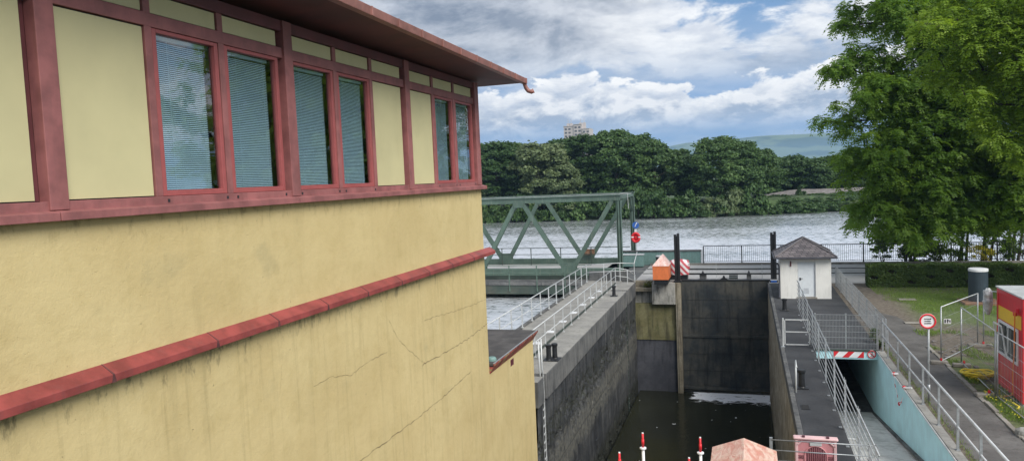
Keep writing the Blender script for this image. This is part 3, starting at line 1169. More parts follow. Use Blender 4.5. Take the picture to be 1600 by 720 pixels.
bollard(-7.36, 27.15, 'squat black twin bollard on the left wall beside the grab poles of the ladder', .62, True)
bollard(-7.40, 42.3, 'black bollard at the far end of the left wall near the lock gate', .62)
bollard(1.58, 24.75, 'black bollard in the middle of the dark asphalt strip right of the chamber', .60)
bollard(1.72, 38.4, 'black bollard in front of the small white house beside the chamber', .58)

# ------------------------------------------------------------------ right chamber wall
M['conc_wall_r'] = concrete('brown_chamber_wall', (.24, .205, .145), (.44, .39, .30), (.10, .085, .06), .7, sc=1.2)
rw = thing('lock_wall', 'brown stained right wall of the lock chamber with pale coping beside the asphalt strip', 'lock wall', (1.4, 36, 0))
NY, NZ = 180, 50
vs = []
for j in range(NZ + 1):
    z = -9.3 + 9.28 * j / NZ
    for i in range(NY + 1):
        y = 8 + (48.1 - 8) * i / NY
        d = .05 * noise.fractal(Vector((y * .8, z * 1.2, 4.3)), 1.0, 2.1, 5) * min(1, -z)
        vs.append((1.20 + d, y, z))
fs = []
for j in range(NZ):
    for i in range(NY):
        a = j * (NY + 1) + i
        fs.append((a, a + 1, a + NY + 2, a + NY + 1)[::-1])
mb = MB(); mb.add(vs, fs)
mb.build('chamber_face', M['conc_wall_r'], rw)
mb = MB()
y = 8.0
while y < 47.6:
    mb.box(1.18, 1.33, y, min(y + 3.95, 47.6), -.365, .015)
    y += 4
mb.build('coping', M['conc_dark'], rw, bevel=.02)
mb = MB()
mb.box(1.30, 2.36, 8, 49.0, -9.5, -.37)
mb.build('core', M['conc_dark'], rw)

# ------------------------------------------------------------------ head pier, gate and its gear
hp = thing('gate_pier', 'concrete pier left of the lock gate, algae stained above a flat grey plate', 'pier', (-5.5, 48.5, 0))
mb = MB()
mb.box(-7.2, -4.42, 48.10, 48.98, -3.80, -1.42)
mb.build('algae_band', M['conc_alg'], hp)
mb = MB()
mb.box(-7.2, -4.42, 48.16, 48.98, -9.4, -3.805)
mb.build('facing_plate', M['plate'], hp)
mb = MB()
mb.box(-7.2, -5.90, 48.35, 48.98, -1.415, -.62)
mb.build('recessed_face', M['conc_block'], hp, bevel=.02)
mb = MB()
mb.box(-7.2, -5.90, 47.95, 48.98, -.615, -.40)
mb.box(-7.2, -5.95, 48.7, 48.985, -.39, -.02)
mb.build('ledge', M['conc_brown'], hp, bevel=.02)
mb = MB()
mb.box(-5.88, -4.42, 47.72, 48.98, -1.415, -.01)
mb.build('block', M['conc_block'], hp, bevel=.03)
mb = MB()
mb.box(-4.41, -4.08, 47.85, 48.98, -9.4, -.02)
mb.box(-4.30, -4.26, 47.80, 47.86, -9.4, -.04)
for k in range(16):
    mb.box(-4.22, -4.16, 47.83, 47.86, -.3 - k * .55, -.22 - k * .55)
mb.build('gate_guide', M['conc_brown'], hp, bevel=.015)
# moss tuft on the ledge
n = 900
C = np.stack([rng.normal(-6.15, .16, n), rng.normal(48.55, .12, n), -.40 + abs(rng.normal(0, .14, n))], 1)
N = unit(rng.normal(size=(n, 3)) + np.array([0, -.5, .8]))
M['moss'] = foliage('moss_green', (.045, .06, .010), (.10, .12, .02), (.20, .20, .05), .2)
o = mesh_from_quads('moss_clump', leaf_quads(C, N, .09), M['moss'], rng.random(n), None, (-6.15, 48.5, -.4))
tag(o, 'yellow green moss clump on the ledge left of the orange cabin', 'moss')

gt = thing('lock_gate', 'tall dark steel lift gate closing the head of the lock chamber', 'lock gate', (-1.35, 48.4, -7))
mb = MB()
mb.box(-4.07, 1.42, 48.32, 48.60, -6.95, .04)
mb.build('skin_plate', M['gate'], gt)
mb = MB()
mb.box(-4.06, 1.41, 48.25, 48.318, -3.62, -3.45)
mb.build('rubbing_strip', M['gate'], gt, bevel=.01)
mb = MB()
mb.box(-4.06, 1.41, 48.22, 48.318, -7.0, -6.80)
mb.build('rubbing_strip', M['gate'], gt, bevel=.01)
for k in range(1, 6):
    xs_ = -4.07 + k * .915
    mb = MB(); mb.box(xs_ - .02, xs_ + .02, 48.308, 48.319, -6.79, -3.63); mb.build('plate_seam', M['gate'], gt)
mb = MB()
for z_ in (-1.2, -2.35, -4.7, -5.8): mb.box(-4.05, 1.40, 48.311, 48.319, z_ - .012, z_ + .012)
mb.build('weld_line', M['blacksteel'], gt)
mb = MB()
mb.box(-4.06, 1.41, 48.28, 48.64, .041, .10)
mb.build('top_girder', M['blacksteel'], gt, bevel=.01)
for cx in (-1.42,):
    mb = MB()
    mb.add([(cx - .28, 48.30, .10), (cx + .28, 48.30, .10), (cx + .09, 48.30, .22), (cx + .03, 48.30, .36), (cx - .03, 48.30, .36), (cx - .09, 48.30, .22),
            (cx - .28, 48.45, .10), (cx + .28, 48.45, .10), (cx + .09, 48.45, .22), (cx + .03, 48.45, .36), (cx - .03, 48.45, .36), (cx - .09, 48.45, .22)],
           [(0, 1, 2, 3, 4, 5), (11, 10, 9, 8, 7, 6), (1, 7, 8, 2), (2, 8, 9, 3), (3, 9, 10, 4), (4, 10, 11, 5), (5, 11, 6, 0)])
    mb.build('lifting_lug', M['blacksteel'], gt)


def guide_post(x, label):
    t = thing('gate_tower', label, 'post', (x, 48.2, 0), 'black steel gate guide posts')
    mb = MB()
    mb.box(x - .17, x - .02, 47.95, 48.21, -.02, 3.06)
    mb.box(x + .02, x + .17, 47.95, 48.21, -.02, 3.12)
    mb.box(x - .03, x + .03, 48.05, 48.19, -.02, 2.95)
    mb.build('column', M['blacksteel'], t, bevel=.008)
    mb = MB(); mb.box(x - .24, x + .24, 47.88, 48.24, -.01, .10)
    mb.build('base_plate', M['blacksteel'], t, bevel=.01)
    return t


guide_post(-4.26, 'black double steel gate post beside the orange cabin')
guide_post(1.56, 'black double steel gate post beside the small white house')
t = thing('junction_box', 'small blue box at the foot of the black post beside the white house', 'box', (1.55, 47.8, 0))
mb = MB(); mb.box(1.38, 1.72, 47.7, 47.86, .02, .16); mb.build('body', M['sign_blue'], t, bevel=.015)
mb = MB(); mb.box(1.36, 1.74, 47.69, 47.87, .161, .18); mb.build('lid', M['white'], t)


def railing_x(name, label, y, x0, x1, zs, posts, mat, r=.025, pr=.018, cat='railing'):
    t = thing(name, label, cat, ((x0 + x1) / 2, y, 0))
    for z, rr in zs:
        mb = MB(); mb.tube([(x0, y, z), (x1, y, z)], rr, 8); mb.build('rail', M[mat], t, smooth=True)
    for x in posts:
        mb = MB(); mb.box(x - pr, x + pr, y - pr, y + pr, 0, zs[0][0]); mb.build('post', M['galv_pale'] if mat == 'blacksteel' else M[mat], t)
    return t


railing_x('railing', 'thin dark two-rail barrier crossing just behind the top of the lock gate', 49.15, -4.1, 3.0, [(1.0, .012), (.66, .030), (.36, .045)], [-1.9, .9], 'blacksteel')
t = thing('gate_latch', 'small black pointed latch on a concrete block, left one behind the lock gate', 'latch', (-2.75, 49.3, 0))
for k, (x, lab) in enumerate(((-2.75, None), (.10, 'small black pointed latch on a concrete block, right one behind the lock gate'))):
    if k: t = thing('gate_latch', lab, 'latch', (x, 49.3, 0))
    mb = MB(); mb.box(x - (.22 if k == 0 else .14), x + (.22 if k == 0 else .14), 49.25, 49.5, .004, .30); mb.build('block', M['conc_dark'], t, bevel=.03)
    mb = MB(); mb.lathe(x, 49.3, [(.05, .30), (.09, .36), (.09, .42), (.03, .50), (.02, .56)], 10); mb.build('pin', M['blacksteel'], t)
t = thing('cable_duct', 'grey louvred steel box between the two latches behind the lock gate', 'box', (-.85, 49.5, 0))
mb = MB(); mb.box(-1.12, -.58, 49.4, 49.75, .004, .34); mb.build('body', M['truss_dark'], t, bevel=.02)
mb = MB()
for z in (.10, .22): mb.box(-1.12, -.58, 49.385, 49.40, z, z + .06)
mb.build('louvre', M['steel'], t)

# winch cabins: a near faded one at the bottom edge, an orange one on the pier
def cabin(name, label, x0, x1, y0, y1, z0, zw, zr, wall, roof, roof_hi, base=.28):
    t = thing(name, label, 'cabin', ((x0 + x1) / 2, (y0 + y1) / 2, z0))
    mb = MB(); mb.box(x0 + .07, x1 - .07, y0 + .07, y1 - .07, z0, z0 + base); mb.build('plinth', M['blacksteel'], t)
    mb = MB(); mb.box(x0, x1, y0, y1, z0 + base, zw); b_ = mb.build('body', M[wall], t, bevel=.015)
    e = .03
    xm = (x0 + x1) / 2
    a, b2, c, d = (x0 - e, y0 - e, zw), (x1 + e, y0 - e, zw), (x1 + e, y1 + e, zw), (x0 - e, y1 + e, zw)
    p = (xm, y0 + (x1 - x0) * .42, zr); q = (xm, y1 + e, zr)
    mb = MB(); mb.add([a, b2, c, d, p, q], [(0, 1, 4), (1, 2, 5, 4), (2, 3, 5), (3, 0, 4, 5), (0, 3, 2, 1)])
    mb.build('roof', M[roof], t)
    mb = MB(); mb.box(x0 - .012, x1 + .012, y0 - .012, y1 + .012, zw - .07, zw - .004)
    mb.build('eaves_band', M[roof_hi], t)
    return t


cabin('winch_cabin', 'small orange winch cabin with a pink hipped roof on the pier beside the lock gate', -5.70, -4.72, 46.9, 48.6, -.01, 1.17, 1.78, 'orange', 'tarp_pale', 'orange', .30)
cabin('winch_cabin', 'faded pink red hipped cover at the bottom edge above the dark chamber water', -.70, .44, 13.15, 14.75, 0.02, 1.56, 1.78, 'tarp', 'tarp', 'tarp')
t = thing('winch_cover', 'red and white striped tarpaulin tied over a winch behind the orange cabin', 'tarpaulin', (-4.2, 49.4, 0))
vs, fs = [], []
NU, NV = 22, 8
prof = [(1.0, .32), (1.04, .5), (1.02, .8), (1.0, 1.02), (.9, 1.18), (.55, 1.26), (.2, 1.28), (0.02, 1.29)]
for (k, z) in prof:
    for u in range(NU):
        a = u * 2 * PI / NU
        cx, sy = math.cos(a), math.sin(a)
        s = 1 / max(abs(cx), abs(sy)) ** .8
        w_ = 1 + .05 * math.sin(a * 9 + z * 4)
        vs.append((-4.28 + .66 * cx * s * k * w_, 49.45 + .5 * sy * s * k * w_, z + .03 * math.sin(a * 5)))
for j in range(len(prof) - 1):
    for u in range(NU):
        u2 = (u + 1) % NU
        fs.append((j * NU + u, j * NU + u2, (j + 1) * NU + u2, (j + 1) * NU + u))
mb = MB(); mb.add(vs, fs); mb.build('cover', M['tarp_stripe'], t, smooth=True)
mb = MB(); mb.box(-4.85, -3.72, 49.05, 49.85, .004, .36); mb.build('machine_base', M['blacksteel'], t)
t = thing('litter_bin', 'small black round bin with a pale rim behind the orange cabin', 'bin', (-6.3, 56.1, 0))
mb = MB(); mb.lathe(-6.28, 56.1, [(.20, 0), (.25, .1), (.26, .72), (.27, .74)], 16); mb.build('body', M['blacksteel'], t)
mb = MB(); mb.lathe(-6.28, 56.1, [(.29, .741), (.30, .80), (.25, .84)], 16); mb.build('rim', M['galv_pale'], t)

# teal weir panels and box on the quay
t = thing('flood_wall', 'long teal steel flood panel wall with a dark cap between truss and quay railing', 'wall', (-6, 57.1, 0))
for i in range(4):
    x0 = -9.4 + i * 1.53
    mb = MB(); mb.box(x0, x0 + 1.51, 57.02, 57.16, .0, 1.02); mb.build('panel', M['teal'], t, bevel=.01)
mb = MB(); mb.box(-9.45, -3.27, 56.96, 57.28, 1.022, 1.13); mb.build('cap', M['conc_dark'], t, bevel=.02)
mb = MB(); mb.box(-3.27, -3.17, 56.9, 57.1, 0, 1.15); mb.build('end_post', M['galv_pale'], t)
t = thing('control_cabinet', 'teal steel cabinet standing against the teal wall beside the truss foot', 'cabinet', (-8.2, 56, 0))
mb = MB(); mb.box(-9.0, -7.45, 55.7, 56.3, .03, .92); mb.build('body', M['teal'], t, bevel=.02)
mb = MB()
mb.box(-8.95, -8.25, 55.685, 55.70, .08, .86); mb.box(-8.2, -7.5, 55.685, 55.70, .08, .86); mb.build('door', M['teal'], t, bevel=.005)
mb = MB(); mb.box(-9.04, -7.41, 55.66, 56.34, .921, .97); mb.build('top', M['galv_pale'], t)

# lifebuoy pole
t = thing('lifebuoy_station', 'pole with a round blue sign and a red lifebuoy case right of the truss portal', 'lifebuoy station', (-8.12, 57.0, 0))
mb = MB(); mb.tube([(-8.12, 57.0, 0), (-8.12, 57.0, 3.3)], .035, 8); mb.build('pole', M['galv_pale'], t, smooth=True)
mb = MB(); mb.disc((-8.10, 56.94, 3.10), (0, -1, 0), .26, .02); s = mb.build('sign', M['sign_blue'], t)
mb = MB(); mb.tube([(-8.16, 56.925, 2.98), (-8.05, 56.925, 3.22)], .028, 6); mb.disc((-8.02, 56.925, 3.25), (0, -1, 0), .045, .01, 12); mb.build('symbol', M['white'], s)
mb = MB(); mb.box(-8.2, -8.04, 56.925, 56.94, 2.55, 2.80); mb.build('notice', M['white'], t)
mb = MB()
ring = [(-8.12 + .27 * math.cos(a * PI / 8), 56.93, 2.15 + .33 * math.sin(a * PI / 8)) for a in range(17)]
mb.tube(ring, .10, 8); mb.box(-8.3, -7.94, 56.95, 57.0, 1.9, 2.4); lb = mb.build('lifebuoy', M['bright_red'], t, smooth=True)
mb = MB()
for a in (0, 8): mb.tube([ring[a], (ring[a][0] + .001, 56.93, 2.23)], .112, 8)
mb.build('band', M['white'], lb)

# ------------------------------------------------------------------ quay railing
qf = thing('quay_railing', 'long dark bar railing along the river quay behind the small house', 'railing', (8, 57.1, 0))
xs = []
x = -3.10
while x < 34: xs.append(x); x += 2.74
for x in xs:
    mb = MB(); mb.box(x - .04, x + .04, 56.99, 57.07, .13, 1.38); mb.build('post', M['blacksteel'], qf)
mb = MB(); mb.box(-3.12, xs[-1] + .04, 57.0, 57.06, 1.381, 1.43); mb.build('handrail', simple('dark_rail', (.045, .05, .06), .4), qf)
mb = MB(); mb.box(-3.12, xs[-1], 57.02, 57.045, .22, .26); mb.build('bottom_rail', M['blacksteel'], qf)
for x0, x1 in zip(xs[:-1], xs[1:]):
    mb = MB()
    k = 1
    while x0 + k * .137 < x1 - .05:
        xx = x0 + k * .137
        mb.box(xx - .009, xx + .009, 57.024, 57.042, .26, 1.381)
        k += 1
    mb.build('bar_infill', M['blacksteel'], qf)

# ------------------------------------------------------------------ truss bridge
tb = thing('truss_bridge', 'dark green steel truss bridge crossing the weir behind the yellow building', 'bridge', (-24, 55, 0))
XE = -8.55
for side, Y in enumerate((52.0, 58.5)):
    mb = MB()
    mb.box(-44, XE + .12, Y - .17, Y + .17, 5.22, 5.56)
    mb.box(-44, XE + .22, Y - .25, Y + .25, 5.561, 5.62)
    mb.build('top_chord', M['truss'], tb, bevel=.012)
    mb = MB()
    mb.box(-44, XE + .12, Y - .17, Y + .17, -.10, .42)
    mb.build('bottom_chord', M['truss'], tb, bevel=.012)
    mb = MB()
    mb.box(XE - .17, XE - .13, Y - .16, Y + .16, 0, 5.22); mb.box(XE + .13, XE + .17, Y - .16, Y + .16, 0, 5.22); mb.box(XE - .13, XE + .13, Y - .02, Y + .02, 0, 5.22)
    mb.box(XE - .06, XE + .06, Y - .16, Y + .14, 0, 5.2)
    mb.build('end_post', M['truss'], tb)
    tops = [XE - .45 - 6.9 * k for k in range(6)]
    lows = [XE - 3.75 - 6.9 * k for k in range(5)]
    for k, xl in enumerate(lows):
        for xt, dd in ((tops[k], .28), (tops[k + 1], -.28)):
            if dd < 0: xt = xt + .30
            else: xt = xt - (.22 if k else 0)
            mb = MB()
            p, q = Vector((xl + dd, Y, .35)), Vector((xt, Y, 5.22))
            for off in (-.13, .13):
                mb.beam(p + Vector((0, off, 0)), q + Vector((0, off, 0)), .05, .28, up=(0, 1, 0)) if 0 else mb.beam(p + Vector((0, off, 0)), q + Vector((0, off, 0)), .05, .30)
            mb.beam(p, q, .24, .05)
            mb.build('diagonal', M['truss'], tb)
        for off in (-.185, .185):
            mb = MB()
            mb.hexa([(xl - .62, Y + off - .01, .0), (xl + .62, Y + off - .01, .0), (xl + .62, Y + off + .01, .0), (xl - .62, Y + off + .01, .0),
                     (xl - .50, Y + off - .01, .86), (xl + .50, Y + off - .01, .86), (xl + .50, Y + off + .01, .86), (xl - .50, Y + off + .01, .86)])
            mb.build('gusset_plate', M['truss'], tb)
            mb = MB()
            xt = tops[k + 1]
            mb.hexa([(xt - .35, Y + off - .01, 4.92), (xt + .35, Y + off - .01, 4.92), (xt + .35, Y + off + .01, 4.92), (xt - .35, Y + off + .01, 4.92),
                     (xt - .42, Y + off - .01, 5.3), (xt + .42, Y + off - .01, 5.3), (xt + .42, Y + off + .01, 5.3), (xt - .42, Y + off + .01, 5.3)])
            mb.build('gusset_plate', M['truss'], tb)
mb = MB()
mb.box(XE - .12, XE + .12, 52.15, 58.35, 5.30, 5.52)
for s in (1, -1):
    Yc = 55.25 - s * 3.05
    mb.beam((XE, Yc, 4.2), (XE, Yc + s * .9, 5.3), .12, .14)
mb.build('portal_beam', M['truss'], tb)
mb = MB()
x = XE - 6.9
while x > -44:
    mb.box(x - .08, x + .08, 52.15, 58.35, 5.38, 5.50)
    x -= 6.9
mb.build('cross_brace', M['truss'], tb)
mb = MB()       # plank walkway on the near top chord
mb.box(-44, XE + .9, 52.2, 52.26, 5.66, 5.69); mb.tube([(XE + .1, 52.0, 5.7), (XE + .65, 52.0, 5.72), (XE + .68, 52.05, 4.6)], .02, 6)
mb.build('top_cable', M['galv_pale'], tb)
mb = MB(); mb.box(-44, XE + .1, 52.25, 58.2, -.55, -.02); mb.build('deck', M['road'], tb)
mb = MB()
mb.box(-44, -10.25, 51.84, 52.1, -1.05, -.12); mb.box(-44, -10.25, 58.4, 58.6, -1.25, -.12)
mb.box(-44, -10.25, 50.25, 50.37, -1.2, -.58)
for k in range(14): mb.box(-11 - k * 2.4, -10.8 - k * 2.4, 50.4, 58.4, -1.0, -.56)
mb.build('girder', M['truss_dark'], tb)
wk = MB(); wk.box(-44, -10.25, 50.2, 51.8, -.55, -.36); wk.build('walkway', M['conc_dark'], tb)
mb = MB()
for z in (.86, .33): mb.box(-44, -10.3, 50.22, 50.26, z - .025, z + .025)
mb.build('walkway_rail', M['truss'], tb)
x = -12.2
k = 0
while x > -40:
    mb = MB(); mb.box(x - .035, x + .035, 50.16, 50.22, -1.0, .86); mb.build('walkway_post', M['truss'], tb)
    x -= 2.05
mb = MB()
mb.box(-44, XE - .2, 57.9, 57.94, 1.32, 1.37); mb.box(-44, XE - .2, 57.9, 57.94, .8, .84)
mb.build('roadside_rail', M['truss_dark'], tb)
x = XE - .8
while x > -40:
    mb = MB(); mb.box(x - .03, x + .03, 57.88, 57.94, -.02, 1.34); mb.build('roadside_post', M['truss_dark'], tb)
    x -= 2.5
mb = MB(); mb.box(-12.4, -11.6, 58.0, 58.1, .75, 1.2); mb.build('notice_board', M['timber'], tb)
mb = MB(); mb.box(-42, -10.2, 50.6, 51.2, -9, -1.3)
# weir pier under the bridge, hidden in the shade beyond the building
t = thing('weir_pier', 'dark concrete weir pier standing in the basin under the green bridge', 'pier', (-27, 55, -2))
mb = MB(); mb.box(-28.2, -26.2, 50.4, 60, -9, -1.28); mb.build('shaft', M['conc_dark'], t)

# ------------------------------------------------------------------ small white house
hs = thing('gate_house', 'small white rendered house with a hipped slate roof beside the lock gate', 'house', (2.95, 43.3, 0))
hx0, hx1, hy0, hy1, hz = 1.70, 4.22, 41.9, 44.6, 2.26
mb = MB()
mb.box(hx0, 2.56, hy0, hy0 + .2, 0, hz); mb.box(3.46, hx1, hy0, hy0 + .2, 0, hz); mb.box(2.56, 3.46, hy0, hy0 + .2, 1.97, hz)
mb.box(hx0, hx0 + .2, hy0 + .2, hy1, 0, hz); mb.box(hx1 - .2, hx1, hy0 + .2, hy1, 0, hz); mb.box(hx0 + .2, hx1 - .2, hy1 - .2, hy1, 0, hz)
mb.build('wall', M['white_render'], hs)
mb = MB(); mb.box(2.60, 3.42, hy0 + .07, hy0 + .11, .10, 1.93); dr = mb.build('door', M['door'], hs, bevel=.005)
mb = MB(); mb.box(2.66, 2.72, hy0 + .045, hy0 + .07, .98, 1.12); mb.tube([(2.70, hy0 + .03, 1.08), (2.83, hy0 + .03, 1.08)], .012, 6); mb.build('handle', M['blacksteel'], dr)
mb = MB()
for k in range(5): mb.box(2.86, 3.12, hy0 + .06, hy0 + .069, .28 + k * .06, .31 + k * .06)
mb.build('vent_grille', simple('vent_slots', (.42, .44, .46), .6), dr)
mb = MB()
mb.box(2.561, 2.60, hy0 + .02, hy0 + .14, .02, 1.968); mb.box(3.42, 3.459, hy0 + .02, hy0 + .14, .02, 1.968); mb.box(2.60, 3.42, hy0 + .02, hy0 + .14, 1.93, 1.968)
mb.build('door_frame', M['galv_pale'], hs)
mb = MB(); mb.box(2.5, 3.52, hy0 - .03, hy0 + .2, .005, .09); mb.build('threshold', M['kerb'], hs)
e = .27
A = [(hx0 - e, hy0 - e, hz - .02), (hx1 + e, hy0 - e, hz - .02), (hx1 + e, hy1 + e, hz - .02), (hx0 - e, hy1 + e, hz - .02)]
rp, rq = (2.96, 43.05, 3.14), (2.96, 43.55, 3.14)
me = bpy.data.meshes.new('roof')
vsr = A + [rp, rq]
fr_ = [(0, 1, 4), (1, 2, 5, 4), (2, 3, 5), (3, 0, 4, 5)]
me.from_pydata([(v[0] - 2.95, v[1] - 43.3, v[2]) for v in vsr], [], fr_)
me.materials.append(M['slate'])
uv = me.uv_layers.new(name='UVMap')
for pl in me.polygons:
    nrm = pl.normal
    h = Vector((0, 0, 1)).cross(nrm).normalized()
    u2 = nrm.cross(h).normalized()
    for li in pl.loop_indices:
        co = me.vertices[me.loops[li].vertex_index].co
        uv.data[li].uv = (co.dot(h) + .5 * co.dot(u2), co.dot(u2))
ro = bpy.data.objects.new('roof', me); link(ro, hs); OFF[ro] = OFF[hs]
sm = ro.modifiers.new('thickness', 'SOLIDIFY'); sm.thickness = .05; sm.offset = -1
mb = MB()
for a_ in (A[0], A[1]): mb.tube([Vector(a_) + Vector((0, 0, .03)), Vector(rp) + Vector((0, 0, .03))], .035, 6)
for a_ in (A[2], A[3]): mb.tube([Vector(a_) + Vector((0, 0, .03)), Vector(rq) + Vector((0, 0, .03))], .035, 6)
mb.tube([Vector(rp) + Vector((0, 0, .03)), Vector(rq) + Vector((0, 0, .03))], .035, 6)
mb.build('ridge_capping', simple('ridge_slate', (.13, .12, .125), .6), ro)
mb = MB()
mb.box(A[0][0] - .02, A[1][0] + .02, A[0][1] - .09, A[0][1] - .01, hz - .10, hz - .01)
mb.box(A[0][0] - .09, A[0][0] - .01, A[0][1] - .09, A[3][1], hz - .102, hz - .012)
mb.build('gutter', M['plate'], hs, bevel=.02)
mb = MB(); mb.box(hx0 - e + .02, hx1 + e - .02, hy0 - e + .02, hy1 + e - .02, hz - .075, hz - .045); mb.build('soffit', M['timber'], hs)
mb = MB()
mb.tube([(hx0 - .28, hy0 - .2, hz - .1), (hx0 - .27, hy0 - .18, hz - .25), (hx0 - .08, hy0 - .08, hz - .42), (hx0 - .06, hy0 - .06, hz - .6), (hx0 - .06, hy0 - .06, .12), (hx0 - .12, hy0 - .12, .05)], .045, 8)
mb.build('downpipe', M['plate'], hs, smooth=True)
mb = MB(); mb.box(2.19, 2.25, hy0 - .06, hy0 - .001, 1.74, 2.02); mb.build('wall_lamp', M['maroon'], hs, bevel=.012)

# ------------------------------------------------------------------ ramp and tunnel
rp_ = thing('access_ramp', 'concrete ramp sinking into a dark tunnel mouth between pale blue walls', 'ramp', (3.5, 26, -2))
def rz(y): return -2.62 + (31 - y) * .155
mb = MB()
mb.hexa([(2.3, 12, rz(12) - .4), (4.66, 12, rz(12) - .4), (4.66, 31, rz(31) - .4), (2.3, 31, rz(31) - .4),
         (2.3, 12, min(0, rz(12))), (4.66, 12, min(0, rz(12))), (4.66, 31, rz(31)), (2.3, 31, rz(31))])
mb.build('floor', M['conc_pale'], rp_)
mb = MB(); mb.hexa([(2.3, 31, -3.1), (4.7, 31, -3.1), (4.7, 47, -3.2), (2.3, 47, -3.2), (2.3, 31, -2.62), (4.7, 31, -2.62), (4.7, 47, -2.75), (2.3, 47, -2.75)])
mb.build('tunnel_floor', M['conc_dark'], rp_)
mb = MB()
mb.box(4.60, 4.715, 10, 30.05, -3.2, -.012); mb.box(4.60, 4.715, 30.05, 46.5, -3.2, -.26)
mb.build('blue_wall', M['blue_wall'], rp_)
mb = MB(); mb.box(2.385, 2.46, 10, 46.5, -3.2, -.26); mb.build('inner_wall', M['conc_pale'], rp_)
mb = MB(); mb.box(2.38, 4.72, 46.5, 46.8, -3.2, -.26); mb.build('tunnel_end', M['dark'], rp_)
mb = MB()
mb.box(2.46, 4.6, 30.0, 30.11, -.30, .0); mb.build('lintel', M['blue_wall'], rp_)
mb = MB(); mb.box(2.44, 4.66, 29.96, 30.118, .001, .05); mb.build('lintel_cap', M['truss_dark'], rp_)
mb = MB(); mb.box(4.57, 4.80, 10, 30.0, .002, .06); mb.build('wall_cap', M['conc'], rp_, bevel=.012)
mb = MB()
for i in range(19): mb.tube([(4.545, 11 + i, .03), (4.545, 11.96 + i, .03)], .022, 6)
mb.build('edge_pipe', M['galv_pale'], rp_)
mb = MB()
mb.hexa([(4.50, 12, rz(12) - .05), (4.60, 12, rz(12) - .05), (4.60, 31, rz(31) - .05), (4.50, 31, rz(31) - .05),
         (4.50, 12, rz(12) + .012), (4.60, 12, rz(12) + .012), (4.60, 31, rz(31) + .012), (4.50, 31, rz(31) + .012)])
mb.build('gutter_line', M['conc_dark'], rp_)

t = thing('warning_board', 'red and white striped height warning board on the tunnel lintel', 'sign', (3.6, 29.99, -.1))
mb = MB(); mb.box(3.06, 4.12, 29.975, 29.995, -.235, .045); mb.build('board', M['white'], t)
mb = MB()
y = 29.972
def stripe(a0, a1, b1, b0):
    mb.add([(a0, y, -.232), (a1, y, -.232), (b1, y, .042), (b0, y, .042)], [(0, 1, 2, 3)])
stripe(3.065, 3.08, 3.30, 3.065); stripe(3.36, 3.58, 3.84, 3.62); stripe(3.88, 4.115, 4.115, 4.112)
mb.build('stripes', M['bright_red'], t)
t = thing('prohibition_sign', 'small round no entry for pedestrians sign right of the striped board on the lintel', 'sign', (4.4, 29.99, -.1))
mb = MB(); mb.disc((4.38, 29.985, -.09), (0, -1, 0), .155, .012, 32); mb.build('plate', M['white'], t)
mb = MB()
mb.tube([(4.38 + .135 * math.cos(a * PI / 16), 29.972, -.09 + .135 * math.sin(a * PI / 16)) for a in range(33)], .017, 6)
mb.beam((4.285, 29.970, .0), (4.475, 29.970, -.18), .008, .024)
mb.build('red_ring', M['bright_red'], t)
mb = MB()
mb.disc((4.39, 29.974, -.01), (0, -1, 0), .020, .006, 12)
mb.beam((4.39, 29.974, -.03), (4.385, 29.974, -.11), .006, .035)
mb.beam((4.385, 29.974, -.10), (4.345, 29.974, -.18), .006, .020); mb.beam((4.385, 29.974, -.10), (4.43, 29.974, -.175), .006, .020)
mb.beam((4.39, 29.974, -.045), (4.34, 29.974, -.09), .006, .014); mb.beam((4.39, 29.974, -.045), (4.44, 29.974, -.08), .006, .014)
mb.build('walking_figure', M['blacksteel'], t)

# ------------------------------------------------------------------ rails and fences on the right
# seven-bar fence between the asphalt strip and the ramp
t = thing('bar_fence', 'long steel fence of seven horizontal bars between the dark asphalt strip and the sunken ramp', 'fence', (2.35, 27, 0))
FX = 2.36
for k in range(7):
    z = .14 + k * .205
    mb = MB(); mb.tube([(FX, 15.4, z), (FX, 39.2, z)], (.020 if k == 6 else .011), 8); mb.build('rail', M['steel'], t, smooth=True)
for i in range(10):
    y = 15.9 + i * 2.5
    mb = MB()
    mb.box(FX + .02, FX + .035, y - .03, y + .03, -.32, 1.42)
    mb.box(FX + .036, FX + .07, y - .005, y + .005, -.32, 1.36)
    mb.build('post', M['steel'], t)
for i in range(16):
    mb = MB()
    y = 15.2 + i * 1.46; mb.box(FX - .10, FX - .02, y, y + .10, .004, .02)
    mb.build('fixing_plate', M['steel'], t)
t = thing('tunnel_light_bracket', 'short pale steel brackets sticking out of the wall below the seven-bar fence', 'bracket', (2.5, 20, -.5))
mb = MB()
for y, z in ((18.2, .0), (19.9, -.05), (21.5, -.1)): mb.box(2.44, 2.72, y, y + .03, -.35 + z, -.32 + z)
mb.build('bracket_arm', M['galv_pale'], t)


def mesh_fence(name, label, p0, p1, h, nrail, npost, vstep=.05, wire=.006, post=.03, mat='steel', vert=True, thick_top=False):
    p0, p1 = Vector(p0), Vector(p1)
    d = (p1 - p0); L = d.length; d = d.normalized()
    t = thing(name, label, 'fence', tuple((p0 + p1) / 2))
    mb = MB()
    for k in range(nrail):
        z = .04 + (h - .05) * k / (nrail - 1)
        for o in (-.009, .009):
            s = Vector((-d.y, d.x, 0)) * o
            mb.beam(p0 + s + Vector((0, 0, z)), p1 + s + Vector((0, 0, z)), .008, .012)
    if vert:
        n = int(L / vstep)
        for k in range(n + 1):
            q = p0 + d * (L * k / n)
            mb.beam(q + Vector((0, 0, .03)), q + Vector((0, 0, h)), wire, wire)
    mb.build('mesh_panel', M[mat], t)
    for k in range(npost):
        q = p0 + d * (L * k / (npost - 1)) + Vector((-d.y, d.x, 0)) * .03
        mb = MB(); mb.box(q.x - post, q.x + post, q.y - post * .7, q.y + post * .7, q.z, q.z + h + .03)
        mb.build('post', M[mat], t)
    return t


